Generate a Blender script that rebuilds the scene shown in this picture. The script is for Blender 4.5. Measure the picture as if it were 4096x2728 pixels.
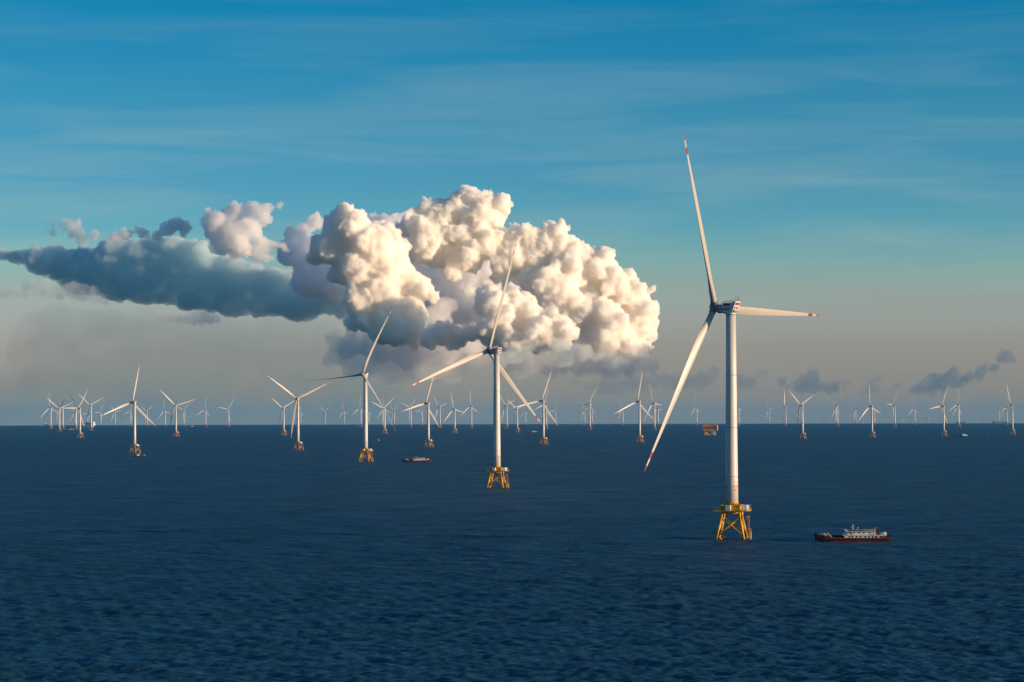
import bpy, bmesh, math, random
import numpy as np
from mathutils import Vector, Matrix

for o in list(bpy.data.objects):
    bpy.data.objects.remove(o)
scene = bpy.context.scene
C = scene.collection
R = math.radians
RE = 7.43e6            # earth radius with normal refraction, metres
EYE = 62.0             # camera height above the sea

# ------------------------------------------------------------------ camera
cam_data = bpy.data.cameras.new("camera")
cam = bpy.data.objects.new("camera", cam_data)
C.objects.link(cam)
cam_data.sensor_width = 36.0
cam_data.lens = 85.0
cam_data.clip_start = 1.0
cam_data.clip_end = 250000.0
cam.matrix_world = (Matrix.Translation((0, 0, EYE)) @
                    (Matrix.Rotation(R(90 + 1.7345), 4, 'X') @ Matrix.Rotation(R(-0.126), 4, 'Z')))
scene.camera = cam

# ------------------------------------------------------------------ sky and sun
SUN_EL, SUN_AZ = 7.0, 108.0      # azimuth clockwise from +Y
SUN_STRENGTH = 5.0
world = bpy.data.worlds.new("World")
scene.world = world
world.use_nodes = True
nt = world.node_tree
L = nt.links.new
bg = nt.nodes["Background"]
sky = nt.nodes.new("ShaderNodeTexSky")
sky.sky_type = 'NISHITA'
sky.sun_disc = False
sky.sun_elevation = R(SUN_EL)
sky.sun_rotation = R(SUN_AZ)
sky.altitude = 0
tc = nt.nodes.new("ShaderNodeTexCoord")
sep = nt.nodes.new("ShaderNodeSeparateXYZ")
L(tc.outputs["Generated"], sep.inputs[0])


def wmath(op, a, b=None):
    n = nt.nodes.new("ShaderNodeMath")
    n.operation = op
    for i, v in enumerate((a, b)):
        if v is None:
            continue
        if isinstance(v, (int, float)):
            n.inputs[i].default_value = v
        else:
            L(v, n.inputs[i])
    return n.outputs[0]


# colour of the evening air by elevation (white balance of the sky light)
el = wmath('MULTIPLY', wmath('MAXIMUM', sep.outputs[2], 0.0), 4.0)     # 1.0 at 14.5 degrees
ramp = nt.nodes.new("ShaderNodeValToRGB")
L(el, ramp.inputs[0])
AIR = [(0.000, (1.55, 2.0, 4.2)), (.056, (1.30, 1.62, 3.6)), (.105, (1.20, 1.38, 2.9)), (.161, (1.20, 1.40, 2.7)),
       (.209, (1.03, 1.40, 2.33)), (.251, (.78, 1.43, 2.38)), (.314, (.44, 1.23, 2.33)), (.383, (.31, 1.08, 2.12)),
       (.487, (.22, 1.00, 1.87)), (.591, (.10, .90, 1.76)), (.68, (.03, .85, 1.70)), (1.0, (.12, .80, 1.60))]
cr = ramp.color_ramp
while len(cr.elements) < len(AIR):
    cr.elements.new(0.5)
for e, (p, c) in zip(cr.elements, AIR):
    e.position = p
    e.color = (c[0] / 6, c[1] / 6, c[2] / 6, 1)
grade = nt.nodes.new("ShaderNodeVectorMath")
grade.operation = 'MULTIPLY'
L(sky.outputs[0], grade.inputs[0])
L(ramp.outputs[0], grade.inputs[1])
grade2 = nt.nodes.new("ShaderNodeVectorMath")
grade2.operation = 'SCALE'
L(grade.outputs[0], grade2.inputs[0])
grade2.inputs["Scale"].default_value = 6.0
# thin cirrus streaks high above
az = wmath('ARCTAN2', sep.outputs[0], sep.outputs[1])
comb = nt.nodes.new("ShaderNodeCombineXYZ")
L(az, comb.inputs[0])
L(sep.outputs[2], comb.inputs[1])
mp = nt.nodes.new("ShaderNodeMapping")
mp.inputs["Rotation"].default_value = (0, 0, R(-2.0))
mp.inputs["Scale"].default_value = (5.0, 60.0, 1)
L(comb.outputs[0], mp.inputs[0])
nz = nt.nodes.new("ShaderNodeTexNoise")
nz.inputs["Scale"].default_value = 1.0
nz.inputs["Detail"].default_value = 7.0
nz.inputs["Roughness"].default_value = 0.55
nz.inputs["Distortion"].default_value = 0.6
L(mp.outputs[0], nz.inputs[0])
cmap = nt.nodes.new("ShaderNodeMapRange")
cmap.inputs["From Min"].default_value = 0.44
cmap.inputs["From Max"].default_value = 0.72
cmap.inputs["To Min"].default_value = 0.0
cmap.inputs["To Max"].default_value = 0.38
L(nz.outputs[0], cmap.inputs[0])
fade = nt.nodes.new("ShaderNodeMapRange")
fade.inputs["From Min"].default_value = 0.02
fade.inputs["From Max"].default_value = 0.07
L(sep.outputs[2], fade.inputs[0])
thin = nt.nodes.new("ShaderNodeMapRange")
thin.inputs["From Min"].default_value = 0.09
thin.inputs["From Max"].default_value = 0.155
thin.inputs["To Min"].default_value = 1.0
thin.inputs["To Max"].default_value = 0.35
L(sep.outputs[2], thin.inputs[0])
cf = wmath('MULTIPLY', wmath('MULTIPLY', cmap.outputs[0], fade.outputs[0]), thin.outputs[0])
cmix = nt.nodes.new("ShaderNodeMix")
cmix.data_type = 'RGBA'
L(cf, cmix.inputs[0])
L(grade2.outputs[0], cmix.inputs[6])
cmix.inputs[7].default_value = (3.4, 4.7, 4.6, 1)
L(cmix.outputs[2], bg.inputs[0])
bg.inputs[1].default_value = 0.0728

sun_data = bpy.data.lights.new("sun", 'SUN')
sun = bpy.data.objects.new("sun", sun_data)
C.objects.link(sun)
sun_data.energy = SUN_STRENGTH
sun_data.angle = R(0.5)
sun_data.color = (1.0, 0.70, 0.45)
SUN_VEC = Vector((math.sin(R(SUN_AZ)) * math.cos(R(SUN_EL)), math.cos(R(SUN_AZ)) * math.cos(R(SUN_EL)), math.sin(R(SUN_EL))))
sun.rotation_euler = SUN_VEC.to_track_quat('Z', 'Y').to_euler()
sun.location = SUN_VEC * 400

# ------------------------------------------------------------------ render settings
scene.view_settings.view_transform = 'Standard'
scene.view_settings.look = 'None'
scene.view_settings.exposure = 0.45
scene.view_settings.gamma = 1.0
scene.view_settings.use_curve_mapping = False
scene.render.film_transparent = False
cy = scene.cycles
cy.max_bounces = 64
cy.diffuse_bounces = 2
cy.glossy_bounces = 2
cy.transmission_bounces = 2
cy.volume_bounces = 64
cy.transparent_max_bounces = 64
cy.use_adaptive_sampling = False
cy.sample_clamp_indirect = 2.0
cy.use_denoising = True
try:
    cy.denoiser = 'OPENIMAGEDENOISE'
except Exception:
    pass


# ------------------------------------------------------------------ helpers
def tag(o, label=None, cat=None, group=None, kind=None):
    if label:
        o["label"] = label
    if cat:
        o["category"] = cat
    if group:
        o["group"] = group
    if kind:
        o["kind"] = kind
    return o


def drop(x, y):
    """height of the curved sea surface at x, y"""
    return -(x * x + y * y) / (2 * RE)


def mat(name, col, rough=0.5, spec=0.4, metal=0.0, vary=0.0, scale=1.0):
    m = bpy.data.materials.new(name)
    m.use_nodes = True
    n = m.node_tree
    b = n.nodes["Principled BSDF"]
    b.inputs["Base Color"].default_value = (*col, 1)
    b.inputs["Roughness"].default_value = rough
    b.inputs["Specular IOR Level"].default_value = spec
    b.inputs["Metallic"].default_value = metal
    if vary > 0:      # worn paint: broad patches and streaks of dirt
        t = n.nodes.new("ShaderNodeTexCoord")
        mpg = n.nodes.new("ShaderNodeMapping")
        mpg.inputs["Scale"].default_value = (scale, scale, scale * 0.22)
        nn = n.nodes.new("ShaderNodeTexNoise")
        nn.inputs["Scale"].default_value = 1.0
        nn.inputs["Detail"].default_value = 6.0
        rp = n.nodes.new("ShaderNodeValToRGB")
        lo = tuple(c * (1 - vary) for c in col)
        rp.color_ramp.elements[0].position = 0.3
        rp.color_ramp.elements[1].position = 0.62
        rp.color_ramp.elements[0].color = (*lo, 1)
        rp.color_ramp.elements[1].color = (*col, 1)
        n.links.new(t.outputs["Object"], mpg.inputs[0])
        n.links.new(mpg.outputs[0], nn.inputs[0])
        n.links.new(nn.outputs[0], rp.inputs[0])
        n.links.new(rp.outputs[0], b.inputs["Base Color"])
    return m
# ------------------------------------------------------------------ the sea: one curved sheet with real waves
RIPPLE = 1.8


def build_sea():
    rng = np.random.default_rng(11)
    # rows: fine where the camera looks at the water, coarse elsewhere, out to 50 km
    rows = [0.0, 40, 90, 160, 250, 340, 420]
    r = 470.0
    while r < 50000:
        rows.append(r)
        r += max(0.55, r * r / (EYE * 2418) * 0.30) if r < 4500 else max(40.0, r * 0.018)
    rows.append(50000.0)
    rows = np.array(rows, np.float64)
    a = np.concatenate([np.linspace(-180, -24, 40)[:-1], np.linspace(-24, -13.2, 26)[:-1],
                        np.linspace(-13.2, 13.2, 1650)[:-1], np.linspace(13.2, 24, 26)[:-1], np.linspace(24, 180, 40)[:-1]])
    a = np.radians(a)
    nr, na = len(rows), len(a)
    X = (rows[1:, None] * np.sin(a)[None, :])
    Y = (rows[1:, None] * np.cos(a)[None, :])
    Z = -(X * X + Y * Y) / (2 * RE)
    dr = np.gradient(rows)[1:, None]
    # wind sea: many sine trains, mostly running towards the camera
    H = np.zeros_like(X, dtype=np.float32)
    k_rows = rows[1:] < 6500
    Xs, Ys, drs = X[k_rows].astype(np.float64), Y[k_rows], dr[k_rows]
    Hs = np.zeros(Xs.shape, np.float32)
    unres = np.zeros(len(rows) - 1)           # variance of the slopes the mesh cannot show
    NW = 90
    for i in range(NW):
        lam = 0.7 * (26.0 / 0.7) ** ((i + rng.random()) / NW)
        th = rng.normal(0.25, 0.60)
        kx, ky = np.sin(th) * 2 * np.pi / lam, np.cos(th) * 2 * np.pi / lam
        slope = 0.050 * (1.0 if lam < 7 else (7 / lam) ** 0.6)
        amp = slope * lam / (2 * np.pi)
        att = np.clip((lam / np.maximum(drs, 0.3) - 2.2) / 3.0, 0, 1).astype(np.float32)
        full = np.zeros(len(rows) - 1)
        full[:len(att)] = att[:, 0]
        unres += 0.5 * slope ** 2 * (1 - full ** 2)
        n_use = int((att[:, 0] > 0).sum())
        if n_use == 0:
            continue
        ph = (kx * Xs[:n_use] + ky * Ys[:n_use] + rng.random() * 6.283)
        ph = np.mod(ph, 2 * np.pi).astype(np.float32)
        s = np.sin(ph)
        Hs[:n_use] += (amp * att[:n_use]) * (s + 0.25 * np.abs(s) * s)
    H[k_rows] = Hs
    Z = Z + H
    # calm the sheet near the foot of the camera and outside the view
    co = np.empty(((nr - 1) * na + 1, 3), np.float32)
    co[0] = 0
    co[1:, 0] = X.ravel()
    co[1:, 1] = Y.ravel()
    co[1:, 2] = Z.ravel()
    j = np.arange(na)
    j2 = (j + 1) % na
    base = 1 + np.arange(nr - 2)[:, None] * na
    q = np.stack([base + j, base + na + j, base + na + j2, base + j2], -1).reshape(-1, 4)[:, ::-1]
    tri = np.stack([np.zeros(na, int), 1 + j2, 1 + j], -1)[:, ::-1]
    me = bpy.data.meshes.new("sea")
    nq, ntri = len(q), len(tri)
    me.vertices.add(len(co))
    me.vertices.foreach_set("co", co.ravel())
    me.loops.add(nq * 4 + ntri * 3)
    me.loops.foreach_set("vertex_index", np.concatenate([q.ravel(), tri.ravel()]).astype(np.int32))
    me.polygons.add(nq + ntri)
    st = np.concatenate([np.arange(nq) * 4, nq * 4 + np.arange(ntri) * 3]).astype(np.int32)
    me.polygons.foreach_set("loop_start", st)
    me.polygons.foreach_set("use_smooth", np.ones(nq + ntri, dtype=bool))
    me.update(calc_edges=True)
    me.validate()
    at = me.attributes.new("chop", 'FLOAT', 'POINT')
    chop = np.zeros(len(co), np.float32)
    chop[1:] = np.repeat(np.sqrt(np.sqrt(0.9 * unres + 0.003)).astype(np.float32), na)
    at.data.foreach_set("value", chop)
    m = bpy.data.materials.new("sea_water")
    m.use_nodes = True
    n = m.node_tree
    k = n.links.new
    b = n.nodes["Principled BSDF"]
    b.inputs["Base Color"].default_value = (0.008, 0.054, 0.088, 1)
    b.inputs["IOR"].default_value = 1.33
    b.inputs["Roughness"].default_value = 0.22
    geo = n.nodes.new("ShaderNodeNewGeometry")
    ch = n.nodes.new("ShaderNodeAttribute")
    ch.attribute_name = "chop"
    ripple_rough = ch.outputs['Fac']
    # cat's paws: the wind roughens the water in long patches
    mw = n.nodes.new("ShaderNodeMapping")
    mw.inputs["Scale"].default_value = (0.016, 0.024, 0.02)
    mw.inputs["Rotation"].default_value = (0, 0, R(8))
    nw = n.nodes.new("ShaderNodeTexNoise")
    nw.inputs["Scale"].default_value = 1.0
    nw.inputs["Detail"].default_value = 7.0
    nw.inputs["Roughness"].default_value = 0.72
    k(geo.outputs["Position"], mw.inputs[0])
    k(mw.outputs[0], nw.inputs[0])
    rmul = n.nodes.new("ShaderNodeMath")
    rmul.operation = 'MULTIPLY'
    k(ripple_rough, rmul.inputs[0])
    wr2 = n.nodes.new("ShaderNodeMapRange")
    wr2.inputs["From Min"].default_value = 0.3
    wr2.inputs["From Max"].default_value = 0.7
    wr2.inputs["To Min"].default_value = 0.82
    wr2.inputs["To Max"].default_value = 1.18
    k(nw.outputs[0], wr2.inputs[0])
    k(wr2.outputs[0], rmul.inputs[1])
    k(rmul.outputs[0], b.inputs["Roughness"])
    nrm = n.nodes.new("ShaderNodeVectorMath")
    nrm.operation = 'NORMALIZE'
    tl = n.nodes.new("ShaderNodeMapRange")
    tl.inputs["From Min"].default_value = 0.3
    tl.inputs["From Max"].default_value = 0.7
    tl.inputs["To Min"].default_value = 0.25
    tl.inputs["To Max"].default_value = -0.30
    k(nw.outputs[0], tl.inputs[0])
    # short wind ripples, too fine for the mesh: they tilt the surface every way
    rip = None
    for sc, fac in ((1.7, 0.75), (0.62, 0.80), (0.21, 0.55)):
        mpn = n.nodes.new("ShaderNodeMapping")
        mpn.inputs["Scale"].default_value = (sc * 0.62, sc * 1.25, sc)
        mpn.inputs["Rotation"].default_value = (0, 0, R(14))
        nz_ = n.nodes.new("ShaderNodeTexNoise")
        nz_.inputs["Scale"].default_value = 1.0
        nz_.inputs["Detail"].default_value = 1.5
        k(geo.outputs["Position"], mpn.inputs[0])
        k(mpn.outputs[0], nz_.inputs[0])
        sub = n.nodes.new("ShaderNodeVectorMath")
        sub.operation = 'SUBTRACT'
        k(nz_.outputs["Color"], sub.inputs[0])
        sub.inputs[1].default_value = (0.5, 0.5, 0.5)
        mul = n.nodes.new("ShaderNodeVectorMath")
        mul.operation = 'MULTIPLY'
        k(sub.outputs[0], mul.inputs[0])
        mul.inputs[1].default_value = (fac * 0.8, fac * RIPPLE, 0)
        if rip is None:
            rip = mul.outputs[0]
        else:
            ad = n.nodes.new("ShaderNodeVectorMath")
            ad.operation = 'ADD'
            k(rip, ad.inputs[0])
            k(mul.outputs[0], ad.inputs[1])
            rip = ad.outputs[0]
    add1 = n.nodes.new("ShaderNodeVectorMath")
    add1.operation = 'ADD'
    k(geo.outputs["Normal"], add1.inputs[0])
    k(rip, add1.inputs[1])
    cxy = n.nodes.new("ShaderNodeCombineXYZ")
    k(tl.outputs[0], cxy.inputs[1])
    add2 = n.nodes.new("ShaderNodeVectorMath")
    add2.operation = 'ADD'
    k(add1.outputs[0], add2.inputs[0])
    k(cxy.outputs[0], add2.inputs[1])
    k(add2.outputs[0], nrm.inputs[0])
    k(nrm.outputs[0], b.inputs["Normal"])
    me.materials.append(m)
    o = bpy.data.objects.new("sea", me)
    C.objects.link(o)
    tag(o, kind="structure")
    return o


build_sea()
# cloud blobs: x, y, z, radius in metres
CU_L = "-2764,40000,3367,219;-2595,40000,3310,191;-2933,40000,3141,253;-2581,40000,3112,309;-2271,40000,3112,174;-2102,40000,3055,155;-1976,40000,2984,174;-2806,40000,2831,351;-2328,40000,2830,365;-1990,40000,2716,267;-1849,40000,2547,185;-3059,40000,2831,253;-3144,40000,2902,185;-3200,40000,2719,197;-2581,40000,2492,393;-2103,40000,2435,351;-1793,40000,2321,267;-1540,40000,2180,239;-1343,40000,2039,155;-2159,40000,2097,365;-1794,40000,1955,323;-2469,40000,1985,309;-1653,40000,1730,267;-2328,40000,1647,309;-2047,40000,1534,351;-2581,40000,1760,169;-1710,40000,1448,267;-2609,40000,1563,169"
CU_R = "-812,41000,3835,132;-856,41000,3595,150;-827,41000,3488,190;-712,41000,3459,190;-1000,41000,3546,138;-899,41000,3749,132;-682,41000,3748,150;-437,41000,3690,179;-235,41000,3603,196;-99,41000,3588,115;-481,41000,3444,259;-250,41000,3342,173;-1439,41000,3585,161;-1289,41000,3518,184;-1491,41000,3417,216;-1145,41000,3388,259;-1707,41000,3259,230;-1866,41000,3187,158;-1405,41000,3128,346;-1001,41000,3127,346;-654,41000,3126,317;-424,41000,2952,288;-1174,41000,2810,302;-1520,41000,2868,288;-770,41000,2751,317;38,41000,3110,207;255,41000,3110,196;630,41000,3167,196;788,41000,3167,173;442,41000,2922,317;759,41000,2892,302;9,41000,2778,346;440,41000,2488,432;989,41000,2776,216;1249,41000,2804,179;902,41000,2487,374;1349,41000,2486,317;1653,41000,2717,150;1566,41000,2572,230;1305,41000,2169,403;1738,41000,2283,317;1954,41000,2384,179;728,41000,2083,461;238,41000,2200,374;2040,41000,2052,302;1707,41000,1879,432;2213,41000,2181,130;2377,41000,2181,92;2313,41000,1849,207;2139,41000,1604,331;1591,41000,1505,432;2369,41000,1402,150;1015,41000,1737,432;1158,41000,1333,317;1965,41000,1273,288;583,41000,1738,346;2224,41000,1186,144;1532,41000,1188,230;-1002,41000,2491,202;-136,41000,2490,259;2399,41000,1762,121"
CU_M = "-379,39200,2066,171;-503,39200,1942,143;-228,39200,2011,198;7,39200,2065,151;89,39200,1858,262;-269,39200,1749,317;-449,39200,1666,165;282,39200,1720,226;6,39200,1527,344;474,39200,1581,198;419,39200,1389,289;681,39200,1677,116;5,39200,1252,275;804,39200,1388,275;-380,39200,1390,234;473,39200,1223,220"
CU_N = "-1189,39500,1388,211;-994,39500,1457,139;-689,39500,1387,155;-1355,39500,1319,194;-883,39500,1290,194"
CU_N2 = "-1393,40200,1200,268;-1012,40200,1171,268;-1549,40200,1059,226;-673,40200,1170,198;-1831,40200,1116,254;-2170,40200,1174,254;-2396,40200,1259,226;-2651,40200,1231,198;-2764,40200,1118,169"
CU_G = "-1164,40600,1868,200;-1021,40600,1868,108;-1278,40600,1725,228;-1107,40600,1639,171"
CU_B = "-1807,42300,2987,327;-1628,42300,2629,386;-1271,42300,2539,416;-1629,42300,2212,357;-1183,42300,2152,357;-885,42300,2330,327;-886,42300,1913,327;-1243,42300,1824,267;-736,42300,2568,357;-2431,42300,3481,163;-2223,42300,3480,149;-2044,42300,3480,163;-1866,42300,3510,149;-1926,42300,3167,297;-3414,42300,3453,163;-3533,42300,3379,149;-3652,42300,3334,149;-3712,42300,3200,178;-3563,42300,3021,253;-3592,42300,2693,297;-3414,42300,2395,327;-3265,42300,2573,327;-3622,42300,2395,297;-2283,42300,2810,357;-379,42300,2567,357;-440,42300,1852,297;-2046,42300,1796,327;-3831,42300,3230,178;-3890,42300,2873,267;-3116,42300,2216,267;-1852,43350,3047,327;-1669,43350,2682,386;-1303,43350,2590,416;-1670,43350,2256,357;-1213,43350,2195,357;-907,43350,2377,327;-908,43350,1951,327;-1274,43350,1860,267;-754,43350,2619,357;-2492,43350,3551,163;-2279,43350,3550,149;-2095,43350,3550,163;-1913,43350,3580,149;-1974,43350,3230,297;-3499,43350,3522,163;-3621,43350,3447,149;-3743,43350,3401,149;-3805,43350,3264,178;-3652,43350,3081,253;-3682,43350,2747,297;-3499,43350,2443,327;-3347,43350,2624,327;-3713,43350,2443,297;-2340,43350,2866,357;-388,43350,2618,357;-451,43350,1889,297;-2097,43350,1832,327;-3927,43350,3295,178;-3987,43350,2930,267;-3194,43350,2260,267"  # rear row repeats the front, added out of sight to shade the deck
CU_H = "-2848,40600,1129,257;-2620,40600,1014,285;-2278,40600,928,314;-1850,40600,899,314;-1422,40600,926,314;-994,40600,982,314;-566,40600,1067,314;-138,40600,1038,314;290,40600,1037,314;718,40600,1007,285;1146,40600,978,285;1573,40600,948,285;2001,40600,947,242;2372,40600,904,157"
CU_F = "246,38200,1127,113;408,38200,1167,97;783,38200,1085,140;944,38200,1098,121;1159,38200,1044,134;4,38200,1006,140;541,38200,1019,121;1373,38200,977,107;-184,38200,953,121;1614,38200,842,121;1829,38200,814,113;836,38200,924,134"
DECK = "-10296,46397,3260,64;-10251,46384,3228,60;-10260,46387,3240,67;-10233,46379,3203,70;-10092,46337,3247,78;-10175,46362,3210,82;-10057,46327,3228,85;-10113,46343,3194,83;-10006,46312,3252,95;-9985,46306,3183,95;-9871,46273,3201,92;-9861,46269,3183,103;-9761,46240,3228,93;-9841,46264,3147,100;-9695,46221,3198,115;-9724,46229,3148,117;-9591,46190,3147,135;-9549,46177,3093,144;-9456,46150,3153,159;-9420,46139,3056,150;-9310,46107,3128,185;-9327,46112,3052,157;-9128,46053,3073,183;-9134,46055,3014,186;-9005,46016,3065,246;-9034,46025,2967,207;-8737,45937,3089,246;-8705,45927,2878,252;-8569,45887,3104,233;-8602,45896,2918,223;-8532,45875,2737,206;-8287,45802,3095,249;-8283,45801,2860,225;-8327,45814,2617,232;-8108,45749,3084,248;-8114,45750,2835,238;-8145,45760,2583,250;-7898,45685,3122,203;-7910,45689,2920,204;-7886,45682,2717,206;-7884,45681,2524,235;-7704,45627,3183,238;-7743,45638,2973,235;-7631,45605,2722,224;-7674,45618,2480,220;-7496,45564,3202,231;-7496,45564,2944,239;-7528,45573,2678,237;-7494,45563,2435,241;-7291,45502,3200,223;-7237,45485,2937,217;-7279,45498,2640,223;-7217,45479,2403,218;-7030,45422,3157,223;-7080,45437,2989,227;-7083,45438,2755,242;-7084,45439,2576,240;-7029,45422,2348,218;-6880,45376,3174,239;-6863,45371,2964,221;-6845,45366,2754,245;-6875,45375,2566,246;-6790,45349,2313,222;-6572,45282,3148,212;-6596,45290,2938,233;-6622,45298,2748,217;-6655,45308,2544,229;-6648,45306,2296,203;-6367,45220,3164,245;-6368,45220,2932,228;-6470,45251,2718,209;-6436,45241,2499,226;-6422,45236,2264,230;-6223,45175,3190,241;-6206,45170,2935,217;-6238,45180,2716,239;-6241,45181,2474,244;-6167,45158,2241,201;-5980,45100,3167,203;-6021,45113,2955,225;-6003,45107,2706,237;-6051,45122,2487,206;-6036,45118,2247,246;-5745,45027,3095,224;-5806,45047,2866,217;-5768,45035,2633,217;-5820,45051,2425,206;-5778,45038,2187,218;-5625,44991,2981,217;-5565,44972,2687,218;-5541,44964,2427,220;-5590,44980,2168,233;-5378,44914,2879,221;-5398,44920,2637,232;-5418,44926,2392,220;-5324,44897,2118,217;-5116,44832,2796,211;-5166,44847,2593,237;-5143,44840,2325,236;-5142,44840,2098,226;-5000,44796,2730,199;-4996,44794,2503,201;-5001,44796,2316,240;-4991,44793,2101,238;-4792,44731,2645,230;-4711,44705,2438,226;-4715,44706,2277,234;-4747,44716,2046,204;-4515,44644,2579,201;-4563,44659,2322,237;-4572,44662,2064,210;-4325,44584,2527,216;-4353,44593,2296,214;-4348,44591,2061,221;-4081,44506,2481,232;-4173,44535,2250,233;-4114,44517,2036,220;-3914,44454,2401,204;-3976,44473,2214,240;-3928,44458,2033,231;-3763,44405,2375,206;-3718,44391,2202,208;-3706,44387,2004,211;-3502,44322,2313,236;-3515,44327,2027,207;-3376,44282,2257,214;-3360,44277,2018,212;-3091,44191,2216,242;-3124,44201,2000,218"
PUFF = "-5593,39600,3155,122;-5495,39600,3198,112;-5373,39600,3130,112;-5690,39600,3082,102;-5812,39600,3009,88;-6373,39600,3095,54;-6324,39600,3022,97;-6154,39600,3102,63;-6495,39600,2998,88;-6056,39600,3046,93"
HEAP = "-4824,39300,3202,205;-4582,39300,3299,205;-4413,39300,3396,126;-4219,39300,3390,126;-3977,39300,3414,111;-3796,39300,3462,87;-4824,39300,3008,188;-4558,39300,3008,237;-4268,39300,3104,213;-4026,39300,3249,150;-4703,39300,2814,188;-4412,39300,2814,213;-4098,39300,2813,159;-3904,39300,2812,130;-3735,39300,2812,111;-3662,39300,2739,77;-4170,39300,2668,135;-3977,39300,2619,111;-4509,39300,2620,111;-4946,39300,3360,87;-5030,39300,3251,82"
RAG = "-7491,40500,3229,90;-7341,40500,3179,137;-7241,40500,3103,115;-7292,40500,3253,85;-7740,40500,3129,65;-7840,40500,3155,50;-7191,40500,3003,90;-7017,40500,3103,90;-7716,40500,3254,40"
STREAK = "-8982,42500,2209,63;-8851,42500,2203,73;-8720,42500,2192,73;-8589,42500,2176,57;-8471,42500,2155,37;-8538,42500,2338,78;-8381,42500,2338,94;-8224,42500,2385,94;-8145,42500,2233,110;-7962,42500,2206,99;-7753,42500,2253,110;-7569,42500,2205,110;-7334,42500,2153,110;-7177,42500,2105,73"
SLIVER = "-6091,40500,1691,25;-5966,40500,1683,32;-5841,40500,1678,35;-5717,40500,1670,40;-5592,40500,1664,42;-5468,40500,1672,50;-5343,40500,1681,60;-5218,40500,1689,65;-5094,40500,1688,65;-4969,40500,1663,45"
LOW_A = "4827,40000,592,76;4936,40000,732,65;4989,40000,664,58;4683,40000,520,65;4557,40000,503,40;4791,40000,502,72;5006,40000,520,76;5168,40000,501,76;5312,40000,519,72;5240,40000,465,65;5384,40000,573,47;5564,40000,572,36;5492,40000,555,36;4467,40000,575,47"
LOW_B = "6642,40000,444,76;6750,40000,462,83;6894,40000,498,90;7039,40000,587,97;7183,40000,659,97;7310,40000,748,72;7291,40000,587,83;7434,40000,604,83;7579,40000,676,76;7723,40000,711,76;7832,40000,801,83;7976,40000,801,76;8103,40000,944,83;8193,40000,980,65;8283,40000,944,47;8121,40000,1034,40;7724,40000,819,47;7128,40000,515,65;6966,40000,434,61"
LOW_C = "5961,40500,451,47;6070,40500,469,55;6016,40500,578,47;6107,40500,632,36;5888,40500,433,36;6380,40500,486,33;6453,40500,531,36;6325,40500,459,24;5979,40500,514,36"
BANK = "1226,39000,499,81;1401,39000,516,91;1576,39000,533,91;1752,39000,515,84;1927,39000,550,91;2102,39000,593,91;2278,39000,637,91;2453,39000,619,91;2628,39000,601,91;2804,39000,600,84;2979,39000,583,77;3154,39000,600,77;3243,39000,740,60;3067,39000,705,60;1752,39000,752,88;1630,39000,770,74;1051,39000,587,63;1857,39000,673,77;1489,39000,638,70"
LOW_D = "3811,40000,594,79;3955,40000,594,65;4099,40000,701,47;4189,40000,746,36;3703,40000,576,54"
# ------------------------------------------------------------------ clouds (real volumes, 35 to 60 km away)
def cloud_material(name, density, col=(1, 1, 1), aniso=0.25):
    m = bpy.data.materials.new(name)
    m.use_nodes = True
    n = m.node_tree
    n.nodes.remove(n.nodes["Principled BSDF"])
    out = n.nodes["Material Output"]
    v = n.nodes.new("ShaderNodeVolumePrincipled")
    v.inputs["Color"].default_value = (*col, 1)
    v.inputs["Density"].default_value = density
    v.inputs["Anisotropy"].default_value = aniso
    n.links.new(v.outputs[0], out.inputs["Volume"])
    m.cycles.homogeneous_volume = True
    return m


def grow(blobs, rng, kids=(14, 6), up=0.0, spread=(0.27, 0.47), toward=0.15, depth=(0.80, 1.02)):
    """cauliflower growth: spheres sprout smaller spheres on their outside"""
    out = list(blobs)
    level = blobs
    for n in kids:
        nxt = []
        for (x, y, z, r) in level:
            for _ in range(n):
                d = Vector((rng.gauss(0.1, 1), rng.gauss(-toward, 1), rng.gauss(up, 1)))
                if d.length < 1e-3:
                    continue
                d.normalize()
                q = r * rng.uniform(*spread)
                k = r * rng.uniform(*depth)
                nxt.append((x + d.x * k, y + d.y * k, z + d.z * k, q))
        out += nxt
        level = nxt
    return out


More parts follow.
